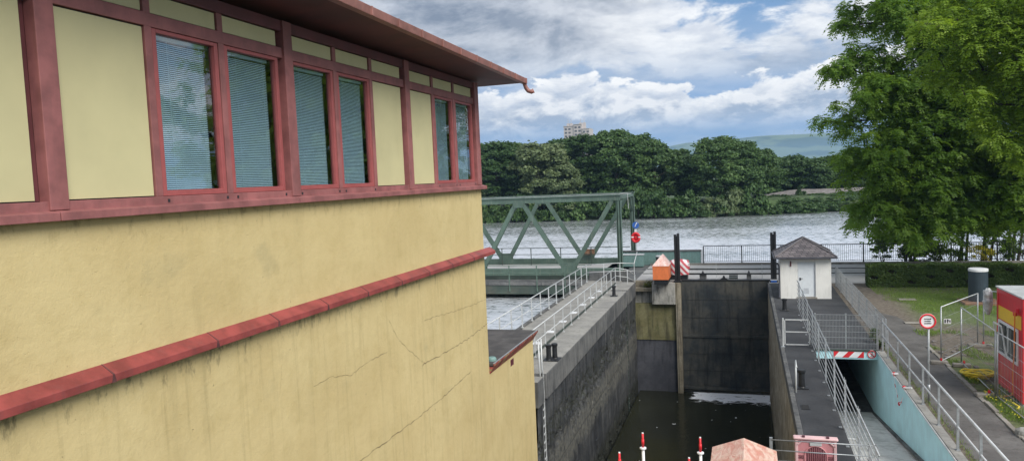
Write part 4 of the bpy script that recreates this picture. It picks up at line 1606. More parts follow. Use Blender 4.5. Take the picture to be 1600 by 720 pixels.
mesh_fence('mesh_fence', 'grey double-rod mesh panel fence standing across the tunnel lintel', (2.45, 30.22, 0), (4.62, 30.22, 0), 1.36, 7, 3, .05, .009)
mesh_fence('mesh_fence', 'grey mesh fence running from the white house back to the tunnel corner', (4.95, 30.3, 0), (4.93, 46.2, 0), 1.16, 6, 8, .075, .006)
t = thing('small_gate', 'low pale steel frame gate across the asphalt strip before the white house', 'gate', (1.7, 30.5, 0))
mb = MB()
for z in (.10, .60, 1.08): mb.box(1.32, 2.28, 30.45, 30.48, z - .02, z + .02)
for x in (1.36, 2.26): mb.box(x - .02, x + .02, 30.45, 30.481, .08, 1.10)
mb.build('frame', M['galv_pale'], t)
mb = MB(); mb.box(1.27, 1.32, 30.42, 30.50, 0, 1.14); mb.build('post', M['galv_pale'], t)
mb = MB(); mb.box(1.22, 1.36, 30.37, 30.55, .002, .02); mb.build('foot_plate', M['steel'], t)

t = thing('railing', 'pale two-rail tube handrail on top of the pale blue ramp wall', 'railing', (4.8, 22, 0))
HX = 4.74
for z, r in ((1.12, .030), (.60, .024)):
    mb = MB(); mb.tube([(HX, 12.0, z + .03), (HX, 29.9, z + .03)], r, 10); mb.build('handrail', M['galv_pale'], t, smooth=True)
for i in range(10):
    y = 28.85 - i * 1.83
    mb = MB(); mb.box(HX - .026, HX + .026, y - .026, y + .026, .06, 1.13); mb.box(HX - .05, HX + .05, y - .06, y + .06, .061, .075); mb.build('post', M['steel'], t)
mb = MB(); mb.box(HX - .03, HX + .03, 29.85, 29.93, .06, 1.3); mb.build('end_post', M['steel'], t)

t = thing('barrier_tape', 'torn red and white barrier tape tied to the edge of the blue ramp wall', 'tape', (4.55, 25.6, .05))
tp = [(4.52, 26.5, .12), (4.50, 26.2, -.15), (4.52, 25.9, -.42), (4.50, 25.6, -.62), (4.52, 25.35, -.52), (4.55, 25.2, -.30)]
mw, mr = MB(), MB()
for i, (a, b_) in enumerate(zip(tp[:-1], tp[1:])):
    a, b_ = Vector(a), Vector(b_)
    for k in range(3):
        q0, q1 = a.lerp(b_, k / 3), a.lerp(b_, (k + 1) / 3)
        (mr if (i * 3 + k) % 3 == 0 else mw).beam(q0, q1, .010, .035)
mr.lathe(4.53, 26.55, [(.03, .06), (.055, .10), (.03, .15)], 8); mw.box(4.47, 4.66, 26.5, 26.56, .08, .13)
mr.lathe(4.55, 25.0, [(.03, .05), (.055, .09), (.03, .13)], 8); mw.beam((4.52, 24.9, .1), (4.72, 24.75, .14), .05, .03)
mr.lathe(4.505, 25.52, [(.02, -.66), (.04, -.60), (.02, -.54)], 8)
mw.build('white_strip', M['white'], t); mr.build('red_strip', M['bright_red'], t)

# round traffic sign by the path
t = thing('traffic_sign', 'round white sign with a red rim on a thin grey pole beside the ramp handrail', 'sign', (4.95, 23.7, 0))
mb = MB(); mb.tube([(4.96, 23.7, 0), (4.96, 23.7, 2.62)], .028, 8); mb.tube([(4.96, 23.7, .35), (4.96, 23.7, .55)], .045, 8); mb.build('pole', M['steel'], t, smooth=True)
sg = MB(); sg.disc((4.93, 23.655, 2.42), (0, -1, 0), .222, .012, 36); so = sg.build('disc', M['white'], t)
mb = MB(); mb.tube([(4.93 + .195 * math.cos(a * PI / 20), 23.645, 2.42 + .195 * math.sin(a * PI / 20)) for a in range(41)], .026, 6); mb.build('red_rim', M['bright_red'], so)
mb = MB()
RR = random.Random(3)
for z, hw in ((2.485, .085), (2.42, .085), (2.355, .09)):
    x = 4.93 - hw
    while x < 4.93 + hw:
        w_ = RR.uniform(.008, .016)
        mb.box(x, x + w_, 23.643, 23.646, z - .016, z + RR.uniform(.008, .022))
        x += w_ + .006
mb.build('faded_lettering', M['plate'], so)

# ------------------------------------------------------------------ site container
ct = thing('site_container', 'bright red site container with a yellow band and a white framed window', 'container', (10.4, 24.9, 0))
cx, cy0, cy1, cz = 7.33, 23.78, 26.04, 3.05
mb = MB()
mb.box(cx + .02, 13.3, cy0 + .02, cy1 - .02, .12, cz - .06)
mb.build('shell', M['box_red'], ct)
mb = MB()
for y in (cy0, cy1 - .12):
    mb.box(cx, cx + .12, y, y + .12, .06, cz - .005)
    mb.box(13.2, 13.32, y, y + .12, .06, cz - .005)
    mb.box(cx + .12, 13.2, y, y + .10, cz - .16, cz - .006); mb.box(cx + .12, 13.2, y, y + .10, .07, .20)
mb.box(cx + .001, cx + .10, cy0 + .12, cy1 - .12, cz - .16, cz - .006); mb.box(cx + .001, cx + .10, cy0 + .12, cy1 - .12, .07, .22)
mb.build('frame', M['box_red'], ct, bevel=.012)
mb = MB()
for k in range(20):
    x = cx + .3 + k * .29
    mb.hexa([(x, cy0 - .0, .22), (x + .14, cy0 - .0, .22), (x + .11, cy0 + .03, .22), (x + .03, cy0 + .03, .22), (x, cy0 - .0, cz - .18), (x + .14, cy0 - .0, cz - .18), (x + .11, cy0 + .03, cz - .18), (x + .03, cy0 + .03, cz - .18)])
mb.build('corrugation', M['box_red'], ct)
mb = MB(); mb.box(cx - .03, 13.34, cy0 - .02, cy1 + .02, cz, cz + .05); mb.build('roof', M['galv_pale'], ct, bevel=.01)
mb = MB()
mb.box(cx + .6, cx + 5, cy0 + .6, cy0 + .9, cz + .051, cz + .09); mb.build('roof_strip', M['plate'], ct)
mb = MB(); mb.box(cx + .008, cx + .019, cy0 + .16, cy1 - .14, 2.13, 2.52); mb.build('yellow_band', M['yellow'], ct)
wy0, wy1, wz0, wz1 = 24.16, 25.84, 1.06, 2.10
mb = MB()
fw = .075
mb.box(cx - .02, cx + .018, wy0, wy1, wz0, wz0 + fw); mb.box(cx - .02, cx + .018, wy0, wy1, wz1 - fw, wz1)
for y in (wy0, wy1 - fw): mb.box(cx - .022, cx + .018, y, y + fw, wz0 + fw, wz1 - fw)
mb.box(cx - .021, cx + .018, (wy0 + wy1) / 2 - .05, (wy0 + wy1) / 2 + .05, wz0 + fw, wz1 - fw)
wf = mb.build('window', M['white'], ct, bevel=.006)
mb = MB(); mb.box(cx - .001, cx + .0195, wy0 + fw, wy1 - fw, wz0 + fw, wz1 - fw); mb.build('pane', M['glass_dark'], wf)
mb = MB()      # tilted-open sash on the far half
a, b_ = (wy0 + wy1) / 2 + .06, wy1 - fw - .01
for (p, q) in (((cx - .03, a, wz0 + fw), (cx - .16, a, wz1 - fw)), ((cx - .03, b_, wz0 + fw), (cx - .16, b_, wz1 - fw)), ((cx - .16, a, wz1 - fw), (cx - .16, b_, wz1 - fw)), ((cx - .03, a, wz0 + fw), (cx - .03, b_, wz0 + fw))):
    mb.beam(p, q, .035, .035)
mb.build('sash', M['white'], wf)
mb = MB()
for k in range(5):
    y = wy0 + .22 + k * .30
    mb.tube([(cx - .004, y, wz1 - .1), (cx - .006, y + .05, 1.7), (cx - .004, y - .02, wz0 + .1)], .028, 6)
mb.build('curtain', simple('pale_curtain', (.16, .17, .16), .9), wf)
mb = MB(); mb.box(cx + .02, cx + .2, cy0 + .015, cy0 + .021, cz - .2, cz - .1); mb.build('corner_casting', M['maroon'], ct)
t = thing('support_block', 'grey concrete blocks under the red site container', 'block', (7.5, 24.9, 0))
mb = MB()
for y in (23.8, 25.75):
    for x in (7.35, 13.0): mb.box(x, x + .3, y, y + .25, 0, .062)
mb.build('blocks', M['kerb'], t)
t = thing('plastic_bundle', 'bundle of grey plastic film hanging at the far top corner of the red container', 'bundle', (7.2, 26.2, 2.6))
vs, fs = [], []
for j in range(9):
    for u in range(12):
        a = u * PI / 6
        r = .72 * (.06, .16, .19, .17, .20, .18, .15, .12, .05)[j] * (1 + .25 * noise.noise(Vector((u * .9, j * .8, 1))))
        vs.append((7.14 + r * math.cos(a), 26.2 + r * math.sin(a), 3.0 - j * .105))
for j in range(8):
    for u in range(12): fs.append((j * 12 + u, (j + 1) * 12 + u, (j + 1) * 12 + (u + 1) % 12, j * 12 + (u + 1) % 12))
mb = MB(); mb.add(vs, fs); mb.build('film', M['grey_tarp'], t)
t = thing('power_cable', 'orange cable hanging down the red container beside its window', 'cable', (7.25, 24.2, 0))
mb = MB()
pts = [(7.22, 24.05, 2.62), (7.26, 24.2, 2.4), (7.26, 24.22, 1.6), (7.25, 24.3, .8), (7.24, 24.25, .2), (7.05, 24.5, .04), (6.9, 24.9, .03), (7.0, 25.4, .03)]
mb.tube(pts, .018, 6); mb.build('lead', M['cable'], t, smooth=True)
mb = MB(); mb.box(7.23, 7.32, 24.0, 24.12, 2.6, 2.74); mb.box(7.22, 7.32, 24.15, 24.24, 2.5, 2.6); mb.build('plug_box', M['box_red'], t, bevel=.02)

# hoses
t = thing('hose', 'coil of yellow hose lying on the ground beside the red container', 'hose', (7.0, 26.8, 0))
mb = MB()
RR = random.Random(8)
for c in range(6):
    r = .20 + .035 * c
    mb.tube([(6.98 + r * 1.3 * math.cos(a * PI / 12 + c) + RR.uniform(-.012, .012), 26.6 + r * 1.0 * math.sin(a * PI / 12 + c), .05 + .035 * c + .02 * math.sin(a)) for a in range(25)], .028, 6)
mb.build('coil', M['hose'], t, smooth=True)
t = thing('hose', 'loose yellow strap lying between the fence foot and the red container', 'hose', (6.9, 24.2, 0))
mb = MB()
mb.tube([(6.75, 25.1, .04), (6.8, 24.7, .05), (7.0, 24.4, .06), (7.12, 24.0, .05), (7.2, 23.6, .04), (7.1, 23.4, .04)], .025, 6)
mb.tube([(6.75, 24.9, .04), (6.95, 24.75, .06), (7.1, 24.5, .05)], .025, 6)
mb.build('strap', M['hose'], t, smooth=True)


def site_fence(label, p0, p1, h=2.0, posts=(0, 1), nh=5, sloped=None):
    p0, p1 = Vector(p0), Vector(p1)
    L = (p1 - p0).length; d = (p1 - p0).normalized()
    t = thing('site_fence', label, 'fence', tuple((p0 + p1) / 2))
    for k in posts:
        q = p0 + d * L * k
        mb = MB(); mb.tube([q + Vector((0, 0, .05)), q + Vector((0, 0, h))], .022, 8); mb.build('post', M['steel'], t, smooth=True)
    for z in (.12, h):
        mb = MB(); mb.tube([p0 + Vector((0, 0, z)), p1 + Vector((0, 0, z))], .018, 8); mb.build('rail', M['galv_pale'] if z > 1 else M['steel'], t, smooth=True)
    mb = MB()
    for k in range(1, nh): mb.beam(p0 + Vector((0, 0, h * k / nh)), p1 + Vector((0, 0, h * k / nh)), .007, .007)
    n = int(L / .11)
    for k in range(1, n):
        q = p0 + d * L * k / n
        mb.beam(q + Vector((0, 0, .12)), q + Vector((0, 0, h)), .0035, .0035)
    mb.build('wire_mesh', M['steel'], t)
    return t


f1 = site_fence('steel site fence panel with a small white notice, left of the other fence panels', (6.33, 28.4, 0), (8.22, 31.4, 0))
mb = MB(); mb.box(6.44, 6.66, 28.5, 28.52, 1.40, 1.57); n_ = mb.build('notice', M['white'], f1)
mb = MB()
mb.box(6.46, 6.50, 28.494, 28.499, 1.43, 1.55); mb.box(6.53, 6.60, 28.494, 28.499, 1.50, 1.53); mb.box(6.54, 6.57, 28.494, 28.499, 1.43, 1.56); mb.box(6.61, 6.64, 28.494, 28.499, 1.45, 1.53)
mb.build('notice_print', M['blacksteel'], n_)
site_fence('steel site fence panel between the footpath and the front of the red container', (6.93, 28.35, 0), (6.85, 24.45, 0))
site_fence('steel site fence panel running out of the picture before the red container', (6.86, 24.3, 0), (6.95, 20.8, 0))
site_fence('steel site fence panel behind the others ending at the red container corner', (8.36, 31.2, 0), (9.9, 29.4, 0), 2.15)
for (x, y, lab) in ((6.33, 28.4, 'concrete foot with a red clamp under the panel with the notice'), (6.95, 28.1, 'pale concrete foot under the left end of the middle site fence panel'),
                    (8.35, 31.2, 'wide concrete foot where two fence panels meet on the grass'), (6.72, 24.55, 'pale concrete foot beside the yellow strap near the red container')):
    t = thing('fence_foot', lab, 'fence foot', (x, y, 0), 'concrete feet of the site fence')
    big = .5 if x > 8 else .34
    mb = MB(); mb.box(x - big, x + big * .6, y - .11, y + .11, 0, .13); mb.build('block', M['kerb'], t, bevel=.03)
    mb = MB(); mb.lathe(x, y, [(.03, .13), (.038, .16), (.03, .22)], 8); mb.build('clamp', M['bright_red'], t)
t = thing('boulder', 'pale stone at the right edge of the footpath near the bottom corner', 'stone', (6.6, 21.2, 0))
def rock(x, y, r, seed):
    vs, fs = [], []
    for j in range(7):
        for u in range(10):
            ph = PI * j / 6; a = u * PI / 5
            q = 1 + .3 * noise.noise(Vector((u * .7 + seed, j * .9, seed)))
            vs.append((x + r * q * math.sin(ph) * math.cos(a) * 1.3, y + r * q * math.sin(ph) * math.sin(a), max(0, .1 * r + r * .7 * q * math.cos(ph) + r * .3)))
    for j in range(6):
        for u in range(10): fs.append((j * 10 + u, (j + 1) * 10 + u, (j + 1) * 10 + (u + 1) % 10, j * 10 + (u + 1) % 10))
    m_ = MB(); m_.add(vs, fs); return m_
rock(6.62, 21.2, .2, 1).build('stone_body', M['conc_block'], t)
sp = MB()
RR = random.Random(12)
for k in range(60):
    x, y = RR.uniform(6.6, 9.5), RR.uniform(25, 32)
    m_ = rock(x, y, RR.uniform(.025, .075), k)
    sp.add(m_.v, m_.f)
tag(sp.build('rubble', M['stone'], loc=(8, 28, 0)), 'scattered rubble and broken stone on the bare soil behind the site fence', 'rubble', kind='stuff')
t = thing('paving_slab', 'pale stone slab lying flat on the lawn before the hedge', 'slab', (7.7, 41.8, 0))
mb = MB(); mb.box(7.35, 8.15, 41.4, 41.9, .01, .06); mb.build('slab', M['kerb'], t, bevel=.02)
t = thing('paving_slab', 'pale slab lying in the worn track left of the round sign', 'slab', (6.5, 35.6, 0))
mb = MB(); mb.box(6.5, 7.3, 35.4, 35.75, .01, .05); mb.build('slab', M['kerb'], t, bevel=.02)

# litter container near the hedge
t = thing('waste_container', 'tall dark blue round waste container with a white lid before the hedge', 'waste bin', (10.7, 40.8, 0))
mb = MB(); mb.lathe(10.7, 40.8, [(.40, .14), (.415, .2), (.415, 1.60)], 28); mb.build('drum', M['blue_black'], t)
mb = MB(); mb.lathe(10.7, 40.8, [(.425, 1.601), (.425, 1.70), (.40, 1.73), (.1, 1.75)], 28); mb.build('lid', M['white'], t)
mb = MB(); mb.box(9.95, 11.6, 40.1, 41.5, 0, .14); mb.build('slab', M['timber'], t, bevel=.02)

# ------------------------------------------------------------------ nearest things at the bottom edge
fb = thing('footbridge', 'steel deck footbridge across the chamber under the picture edge', 'footbridge', (-2.9, 13, 0))
mb = MB(); mb.box(-6.7, 1.18, 11.0, 16.25, -.30, .0); mb.build('deck', M['conc_dark'], fb)
for (x, y, lab, h) in ((-2.27, 16.0, 'red topped pole with a white disc, the tallest and furthest left in full view', 1.33), (-1.04, 16.0, 'red topped pole with a white disc just left of the faded pink cover', 1.31),
                       (-2.66, 15.2, 'short red pole tip at the bottom edge, left of the two discs', 1.16), (-1.22, 15.2, 'short red pole tip at the bottom edge between the two discs and the cover', 1.15)):
    t = thing('marker_pole', lab, 'pole', (x, y, 0), 'red and white marker poles above the chamber')
    mb = MB(); mb.tube([(x, y, h - .34), (x, y, h - .02)], .024, 10); mb.tube([(x, y, h - .28), (x, y, h - .15)], .031, 10); mb.build('red_sleeve', M['bright_red'], t, smooth=True)
    mb = MB(); mb.tube([(x, y, h - .02), (x, y, h)], .021, 10); mb.build('cap', M['white'], t)
    mb = MB(); mb.tube([(x, y, 0), (x, y, h - .345)], .033, 10); mb.build('shaft', M['white'], t, smooth=True)
    mb = MB(); mb.lathe(x, y, [(.03, h - .37), (.072, h - .36), (.072, h - .335), (.03, h - .325)], 20); mb.build('disc', M['white'], t)

t = thing('mesh_fence', 'short four-rail steel fence at the bottom edge before the pink storage chest', 'fence', (1.4, 16.6, 0))
for z in (1.10, .87, .64, .41, .18):
    mb = MB(); mb.tube([(.42, 16.7, z), (2.46, 16.7, z)], .013, 8); mb.build('rail', M['steel'], t, smooth=True)
for x in (.42, 2.40):
    mb = MB(); mb.box(x - .032, x + .032, 16.70, 16.76, -.3 if x < 1 else 0, 1.14); mb.build('post', M['steel'], t)

t = thing('storage_chest', 'faded pink plastic storage chest with a domed moulded front behind the bottom fence', 'chest', (1.4, 17.8, 0))
x0, x1, y0, y1, hh = .93, 1.86, 17.55, 17.70, .90
mb = MB(); mb.box(x0 + .02, x1 - .02, y0 + .03, y1, .004, hh - .06); mb.build('body', M['pink'], t, bevel=.05)
mb = MB(); mb.box(x0 - .01, x1 + .01, y0 - .01, y1 + .02, hh - .065, hh); mb.build('lid', M['pink_light'], t, bevel=.028)
mb = MB()
mb.box(x0 + .03, x0 + .09, y0 + .005, y0 + .03, .05, hh - .08); mb.box(x1 - .09, x1 - .03, y0 + .005, y0 + .03, .05, hh - .08)
mb.beam((x0 + .05, y0 + .015, hh - .20), (x0 + .18, y0 + .015, hh - .09), .02, .035); mb.beam((x1 - .05, y0 + .015, hh - .20), (x1 - .18, y0 + .015, hh - .09), .02, .035)
mb.build('corner_rib', M['pink_light'], t, bevel=.01)
mb = MB(); mb.box(x0 + .34, x1 - .34, y0 + .002, y0 + .029, hh - .19, hh - .10); mb.build('label_plate', M['galv_pale'], t, bevel=.008)
mb = MB()
cxm, r0 = (x0 + x1) / 2, .20
for k in range(-4, 5):
    xx = cxm + k * .045
    top = .38 + math.sqrt(max(0, r0 ** 2 - (xx - cxm) ** 2)) + .1
    mb.box(xx - .012, xx + .012, y0 + .018, y0 + .029, .1, top)
for s in (-1, 1):
    for q in range(5): mb.box(cxm + s * (.27 + q * .025) - .007, cxm + s * (.27 + q * .025) + .007, y0 + .018, y0 + .029, .40, .43)
    mb.box(cxm + s * .33 - .07, cxm + s * .33 + .07, y0 + .018, y0 + .029, .45, .47)
mb.build('moulded_vent', M['maroon'], t)
mb = MB()
arc = [(cxm + .235 * math.cos(a * PI / 14), y0 + .02, .47 + .235 * math.sin(a * PI / 14)) for a in range(15)]
mb.tube([(arc[0][0], y0 + .02, .1)] + arc + [(arc[-1][0], y0 + .02, .1)], .014, 6)
mb.build('moulded_arch', M['pink'], t)
mb = MB()
for xx in (x0 + .18, x1 - .24): mb.box(xx, xx + .06, y0 - .0, y0 + .08, hh + .001, hh + .03)
mb.build('hinge', M['maroon'], t)
t = thing('grab_pole', 'thin pale upright grab bar beside the twin black bollard on the asphalt strip', 'pole', (1.36, 24.2, 0))
mb = MB(); mb.tube([(1.38, 24.2, -.3), (1.38, 24.2, 1.02)], .024, 8); mb.tube([(1.38, 24.2, 1.02), (1.38, 23.8, .9)], .02, 8); mb.build('bar', M['galv_pale'], t, smooth=True)
t = thing('service_hatch', 'small black sunken hatch in the asphalt strip before the bollard', 'hatch', (1.5, 22.6, 0))
mb = MB(); mb.box(1.42, 1.66, 22.5, 22.95, .001, .012); mb.build('frame', M['blacksteel'], t)
mb = MB(); mb.box(1.44, 1.64, 22.52, 22.93, .0125, .016); mb.build('lid', M['dark'], t)

# ------------------------------------------------------------------ far things
tw = thing('apartment_tower', 'distant pale stepped apartment tower rising above the riverside trees', 'building', (-131, 600, 20))
blocks = [(-142.0, -133.5, 48.6), (-133.5, -126.5, 49.6), (-126.5, -120.2, 45.6)]
for i, (a, b_, h) in enumerate(blocks):
    mb = MB(); mb.box(a, b_, 600 - i * .8, 614, 0, h); wl = mb.build('wall', M['far_render'], tw)
    mb = MB(); mb.box(a - .3, b_ + .0, 599.6 - i * .8, 614, h + .01, h + .5); mb.build('parapet', M['far_render'], tw)
    mb = MB()
    z = h - 3
    while z > 24:
        x = a + .8
        while x < b_ - 1.5:
            mb.box(x, x + 1.9, 599.9 - i * .8, 600.2 - i * .8, z, z + 1.5)
            x += 3.1
        z -= 2.9
    mb.build('window_bands', M['far_window'], tw)
for x in (-139, -136.5, -128.5, -125.5):
    mb = MB(); mb.box(x - 1.1, x + 1.1, 603, 606, 45.6, 51.2); mb.tube([(x, 604, 51), (x, 604, 54.5)], .18, 5); mb.build('roof_plant', M['far_render'], tw)
t = thing('radio_mast', 'thin radio mast on top of the far blue hill', 'mast', (300, 5050, 180))
mb = MB(); mb.tube([(302, 5050, 180), (302, 5050, 247)], [2.0, .8], 6); mb.build('mast_tube', M['steel'], t)
t = thing('power_pylon', 'faint lattice power pylon rising behind the trees left of the hill', 'pylon', (-350, 5050, 90))
mb = MB()
X_ = -350
for s in (-1, 1):
    mb.beam((X_ + s * 12, 5050, 70), (X_ + s * 1.2, 5050, 205), 1.6, 1.6)
for z, w_ in ((184, 18), (168, 22), (152, 16)): mb.beam((X_ - w_, 5050, z), (X_ + w_, 5050, z), 1.6, 1.6)
for k in range(6): mb.beam((X_ - 10 + k * 1.4, 5050, 80 + k * 18), (X_ + 10 - k * 1.4, 5050, 98 + k * 18), 1.2, 1.2)
mb.build('lattice', M['steel'], t)
# stone revetment on the far bank
t = thing('stone_revetment', 'pale stone strip along the far bank above the low shrubs', 'wall', (14, 164, 0))
vs, fs = [], []
for i in range(60):
    x = 1.5 + i * 1.2
    h = 2.3 + .2 * noise.noise(Vector((x * .3, 1, 1)))
    q = min(1, i / 6)
    vs += [(x, 163.0, 1.0), (x, 166.5, 1.0 + (h - 1.0) * q)]
for i in range(59): fs.append((2 * i, 2 * i + 2, 2 * i + 3, 2 * i + 1))
mb = MB(); mb.add(vs, fs); mb.build('stone_slope', M['stone'], t)
USE_HAZE = True

# ------------------------------------------------------------------ vegetation
M['fol_far_dark'] = foliage('far_tree_leaves', (.018, .046, .014), (.052, .102, .028), (.125, .20, .055), .25)
M['fol_far_light'] = foliage('far_willow_leaves', (.055, .085, .034), (.115, .155, .068), (.19, .235, .105), .3)
M['fol_oak'] = foliage('big_tree_leaves', (.045, .105, .014), (.12, .225, .026), (.28, .40, .055), .5, sc=.5)
M['fol_bright'] = foliage('bright_tree_leaves', (.085, .155, .014), (.20, .31, .028), (.36, .47, .06), .5, sc=.5)
M['fol_hedge'] = foliage('hedge_leaves', (.030, .058, .014), (.075, .125, .028), (.15, .21, .05), .25, sc=1.5)
M['fol_bush'] = foliage('bush_leaves', (.030, .055, .015), (.065, .11, .025), (.13, .19, .05), .35, sc=1.0)
M['grass'] = foliage('grass_blades', (.075, .13, .02), (.15, .24, .04), (.26, .34, .09), .3, sc=.8)
M['yellow_fl'] = foliage('yellow_flowers', (.20, .22, .02), (.50, .45, .03), (.75, .65, .05), .3, sc=2.0)


def lobed_crown(R, rx, ry, h, nl, per, leaf, lr=(.16, .28), skirt=0., flat=1.0):
    """leaf quads on many overlapping lobes that fill an uneven crown envelope; base at z=0"""
    Cs, Ns, Ts, Ss = [], [], [], []
    for i in range(nl):
        u = R.random()
        zc = h * (skirt + (1 - skirt) * (.10 + .86 * u ** .8))
        q = (zc / h)
        env = math.sin(min(1, max(.0, 1 - abs(q - .48) / .62)) * PI / 2) ** .75
        a = R.random() * 2 * PI
        rr = (R.random() ** .45) * env * .86
        lob = (lr[0] + (lr[1] - lr[0]) * R.random()) * min(rx, h * .5)
        c = np.array([rx * rr * math.cos(a), ry * rr * math.sin(a), min(zc, h - lob * .9)])
        n = int(per * (lob / (lr[1] * rx)) ** 2) + 20
        d = unit(R.normal(size=(n, 3)))
        d[:, 2] = np.where(d[:, 2] < -.35, -d[:, 2], d[:, 2])
        rad_ = lob * np.clip(.84 + .24 * R.normal(size=(n, 1)), .2, 1.6)
        rough = 1 + .30 * np.sin(d[:, :1] * 7 + i) * np.cos(d[:, 1:2] * 6 + 2 * i)
        C = c + d * rad_ * rough * np.array([1.15, 1.15, .85 * flat])
        N = unit(d * .75 + R.normal(size=(n, 3)) * .55 + np.array([0, 0, .25]))
        tone = .5 + .34 * (R.random() - .5) + .30 * (R.random(n) - .5)
        Cs.append(C); Ns.append(N); Ts.append(tone); Ss.append(leaf * (.7 + .6 * R.random(n)))
    C, N, T, S_ = map(np.concatenate, (Cs, Ns, Ts, Ss))
    keep = C[:, 2] > -.2
    return leaf_quads(C[keep], N[keep], S_[keep], .75, R=R), T[keep]


def limb_mesh(R, h, r, spread, n=7, start=.25, split=True):
    mb = MB()
    top = (R.normal() * .04 * h, R.normal() * .04 * h, h * .85)
    mb.tube([(0, 0, -1.0), (0, 0, .3), (top[0] * .4, top[1] * .4, h * .4), top], [r * 1.35, r, r * .7, r * .15], 8)
    for k in range(n):
        z0 = h * (start + (.75 - start) * k / n)
        a = k * 2.4 + R.random()
        L = spread * (.6 + .5 * R.random()) * (1 - .4 * k / n)
        p0 = Vector((top[0] * z0 / h, top[1] * z0 / h, z0))
        p1 = p0 + Vector((math.cos(a) * L * .5, math.sin(a) * L * .5, L * .30))
        p2 = p0 + Vector((math.cos(a) * L, math.sin(a) * L, L * .45))
        rr = r * (.5 - .3 * k / n)
        mb.tube([p0, p1, p2], [rr, rr * .65, rr * .15], 6)
    return mb


# prototypes of the trees across the river
def make_far_tree(seed, rx, h, mat, skirt, nl=150, leaf=.50, lr=(.10, .19)):
    R = np.random.default_rng(seed)
    Q, T = lobed_crown(R, rx, rx * .9, h, nl, 170, leaf, lr, skirt)
    return Q, T, R


protos = []
for i, (rx, h, mk, sk) in enumerate([(6.5, 16, 'fol_far_dark', .0), (6.0, 15, 'fol_far_dark', .05), (5.6, 16.5, 'fol_far_dark', .0), (5.5, 14, 'fol_far_light', .0), (4.6, 12, 'fol_far_dark', .0), (4.5, 9.5, 'fol_far_dark', .0)]):
    Q, T, R = make_far_tree(100 + i, rx, h, mk, sk)
    root = thing('riverside_tree', 'x', 'tree', (0, 0, 0), 'trees along the far river bank')
    mesh_from_quads('crown', Q, M[mk], T, root)
    tk = limb_mesh(R, h, .32, rx * .7).build('trunk', M['bark'], root)
    protos.append((root, rx, h))

FAR = [(-57.1, 152.2, 14.7, 8.4, 0, 'dark broad tree across the river just beside the yellow building corner'),
       (-53.0, 146.0, 6.5, 4.2, 3, 'pale low willow on the far bank beside the yellow building corner'),
       (-49.9, 148.7, 14.8, 6.7, 1, 'dark tree second from the building corner, above the left end of the truss'),
       (-47.2, 156.8, 14.6, 6.3, 2, 'dark tree set back above the left part of the truss'),
       (-39.6, 145.4, 13.9, 6.6, 3, 'pale grey green willow above the truss, lightest crown across the river'),
       (-34.9, 143.9, 9.2, 5.0, 3, 'lower pale willow leaning over the water above the middle of the truss'),
       (-37.9, 159.3, 15.1, 5.9, 1, 'dark tree just left of and below the distant tower'),
       (-32.0, 152.2, 15.4, 5.8, 2, 'dark rounded tree standing right in front of the distant tower'),
       (-30.0, 162.8, 14.9, 5.2, 0, 'set back dark tree close to the right of the distant tower'),
       (-24.9, 150.4, 15.9, 6.6, 0, 'tallest dark tree of the far bank, right of the distant tower'),
       (-21.0, 155.8, 15.0, 5.8, 2, 'dark tree falling away right of the tallest far tree'),
       (-17.4, 151.2, 13.2, 5.0, 1, 'mid height dark tree above the right end post of the truss'),
       (-14.0, 159.3, 11.6, 4.8, 4, 'smaller dark tree in the dip left of the big round tree'),
       (-10.8, 153.0, 10.2, 4.4, 4, 'low dark tree in the dip before the far hill, above the orange cabin'),
       (-4.8, 146.9, 13.2, 5.9, 0, 'big round dark tree standing alone above the lock gate'),
       (-1.0, 151.8, 12.2, 5.2, 1, 'dark tree joined to the right side of the big round tree'),
       (2.4, 155.5, 10.6, 4.4, 4, 'shoulder tree right of the big round tree where the stone strip begins'),
       (6.0, 171.0, 9.0, 4.6, 5, 'low tree above the left end of the stone strip'),
       (10.3, 173.2, 9.2, 4.8, 5, 'low tree above the middle of the stone strip'),
       (14.4, 171.4, 8.4, 4.8, 5, 'low tree above the right half of the stone strip'),
       (18.6, 173.2, 8.7, 4.9, 5, 'low far tree just left of the big foreground crown'),
       (23.2, 172.2, 8.6, 5.0, 5, 'low far tree glimpsed under the left edge of the foreground crown'),
       (28.6, 172.9, 8.3, 5.2, 5, 'low far tree seen through gaps in the foreground crown'),
       (34.5, 173.2, 8.2, 5.4, 5, 'low far tree hidden mostly behind the foreground crown'),
       (41.0, 173.9, 8.2, 5.6, 5, 'low far tree behind the middle of the foreground crown'),
       (48.5, 174.9, 8.1, 6.0, 5, 'low far tree behind the right part of the foreground crown')]
FAR += [(-26.5, 168.0, 13.5, 6.5, 0, 'dark tree set back behind the tallest far tree'), (-44.0, 166.0, 13.0, 6.5, 0, 'dark tree set back behind the pale willow across the river')]
used = set()
for i, (x, y, top, r, pi_, lab) in enumerate(FAR):
    root, prx, ph = protos[pi_]
    z0 = far_h(x, y) - .4
    if pi_ in used: o = copy_tree(root, None, lab)
    else: o = root; o['label'] = lab; used.add(pi_)
    o.location = (x, y, z0)
    hh_ = top - z0 + .3
    o.scale = (r * 1.12 / prx, r * 1.12 / prx, hh_ / ph)
    o.rotation_euler = (0, 0, (i * 2.37) % 6.28)

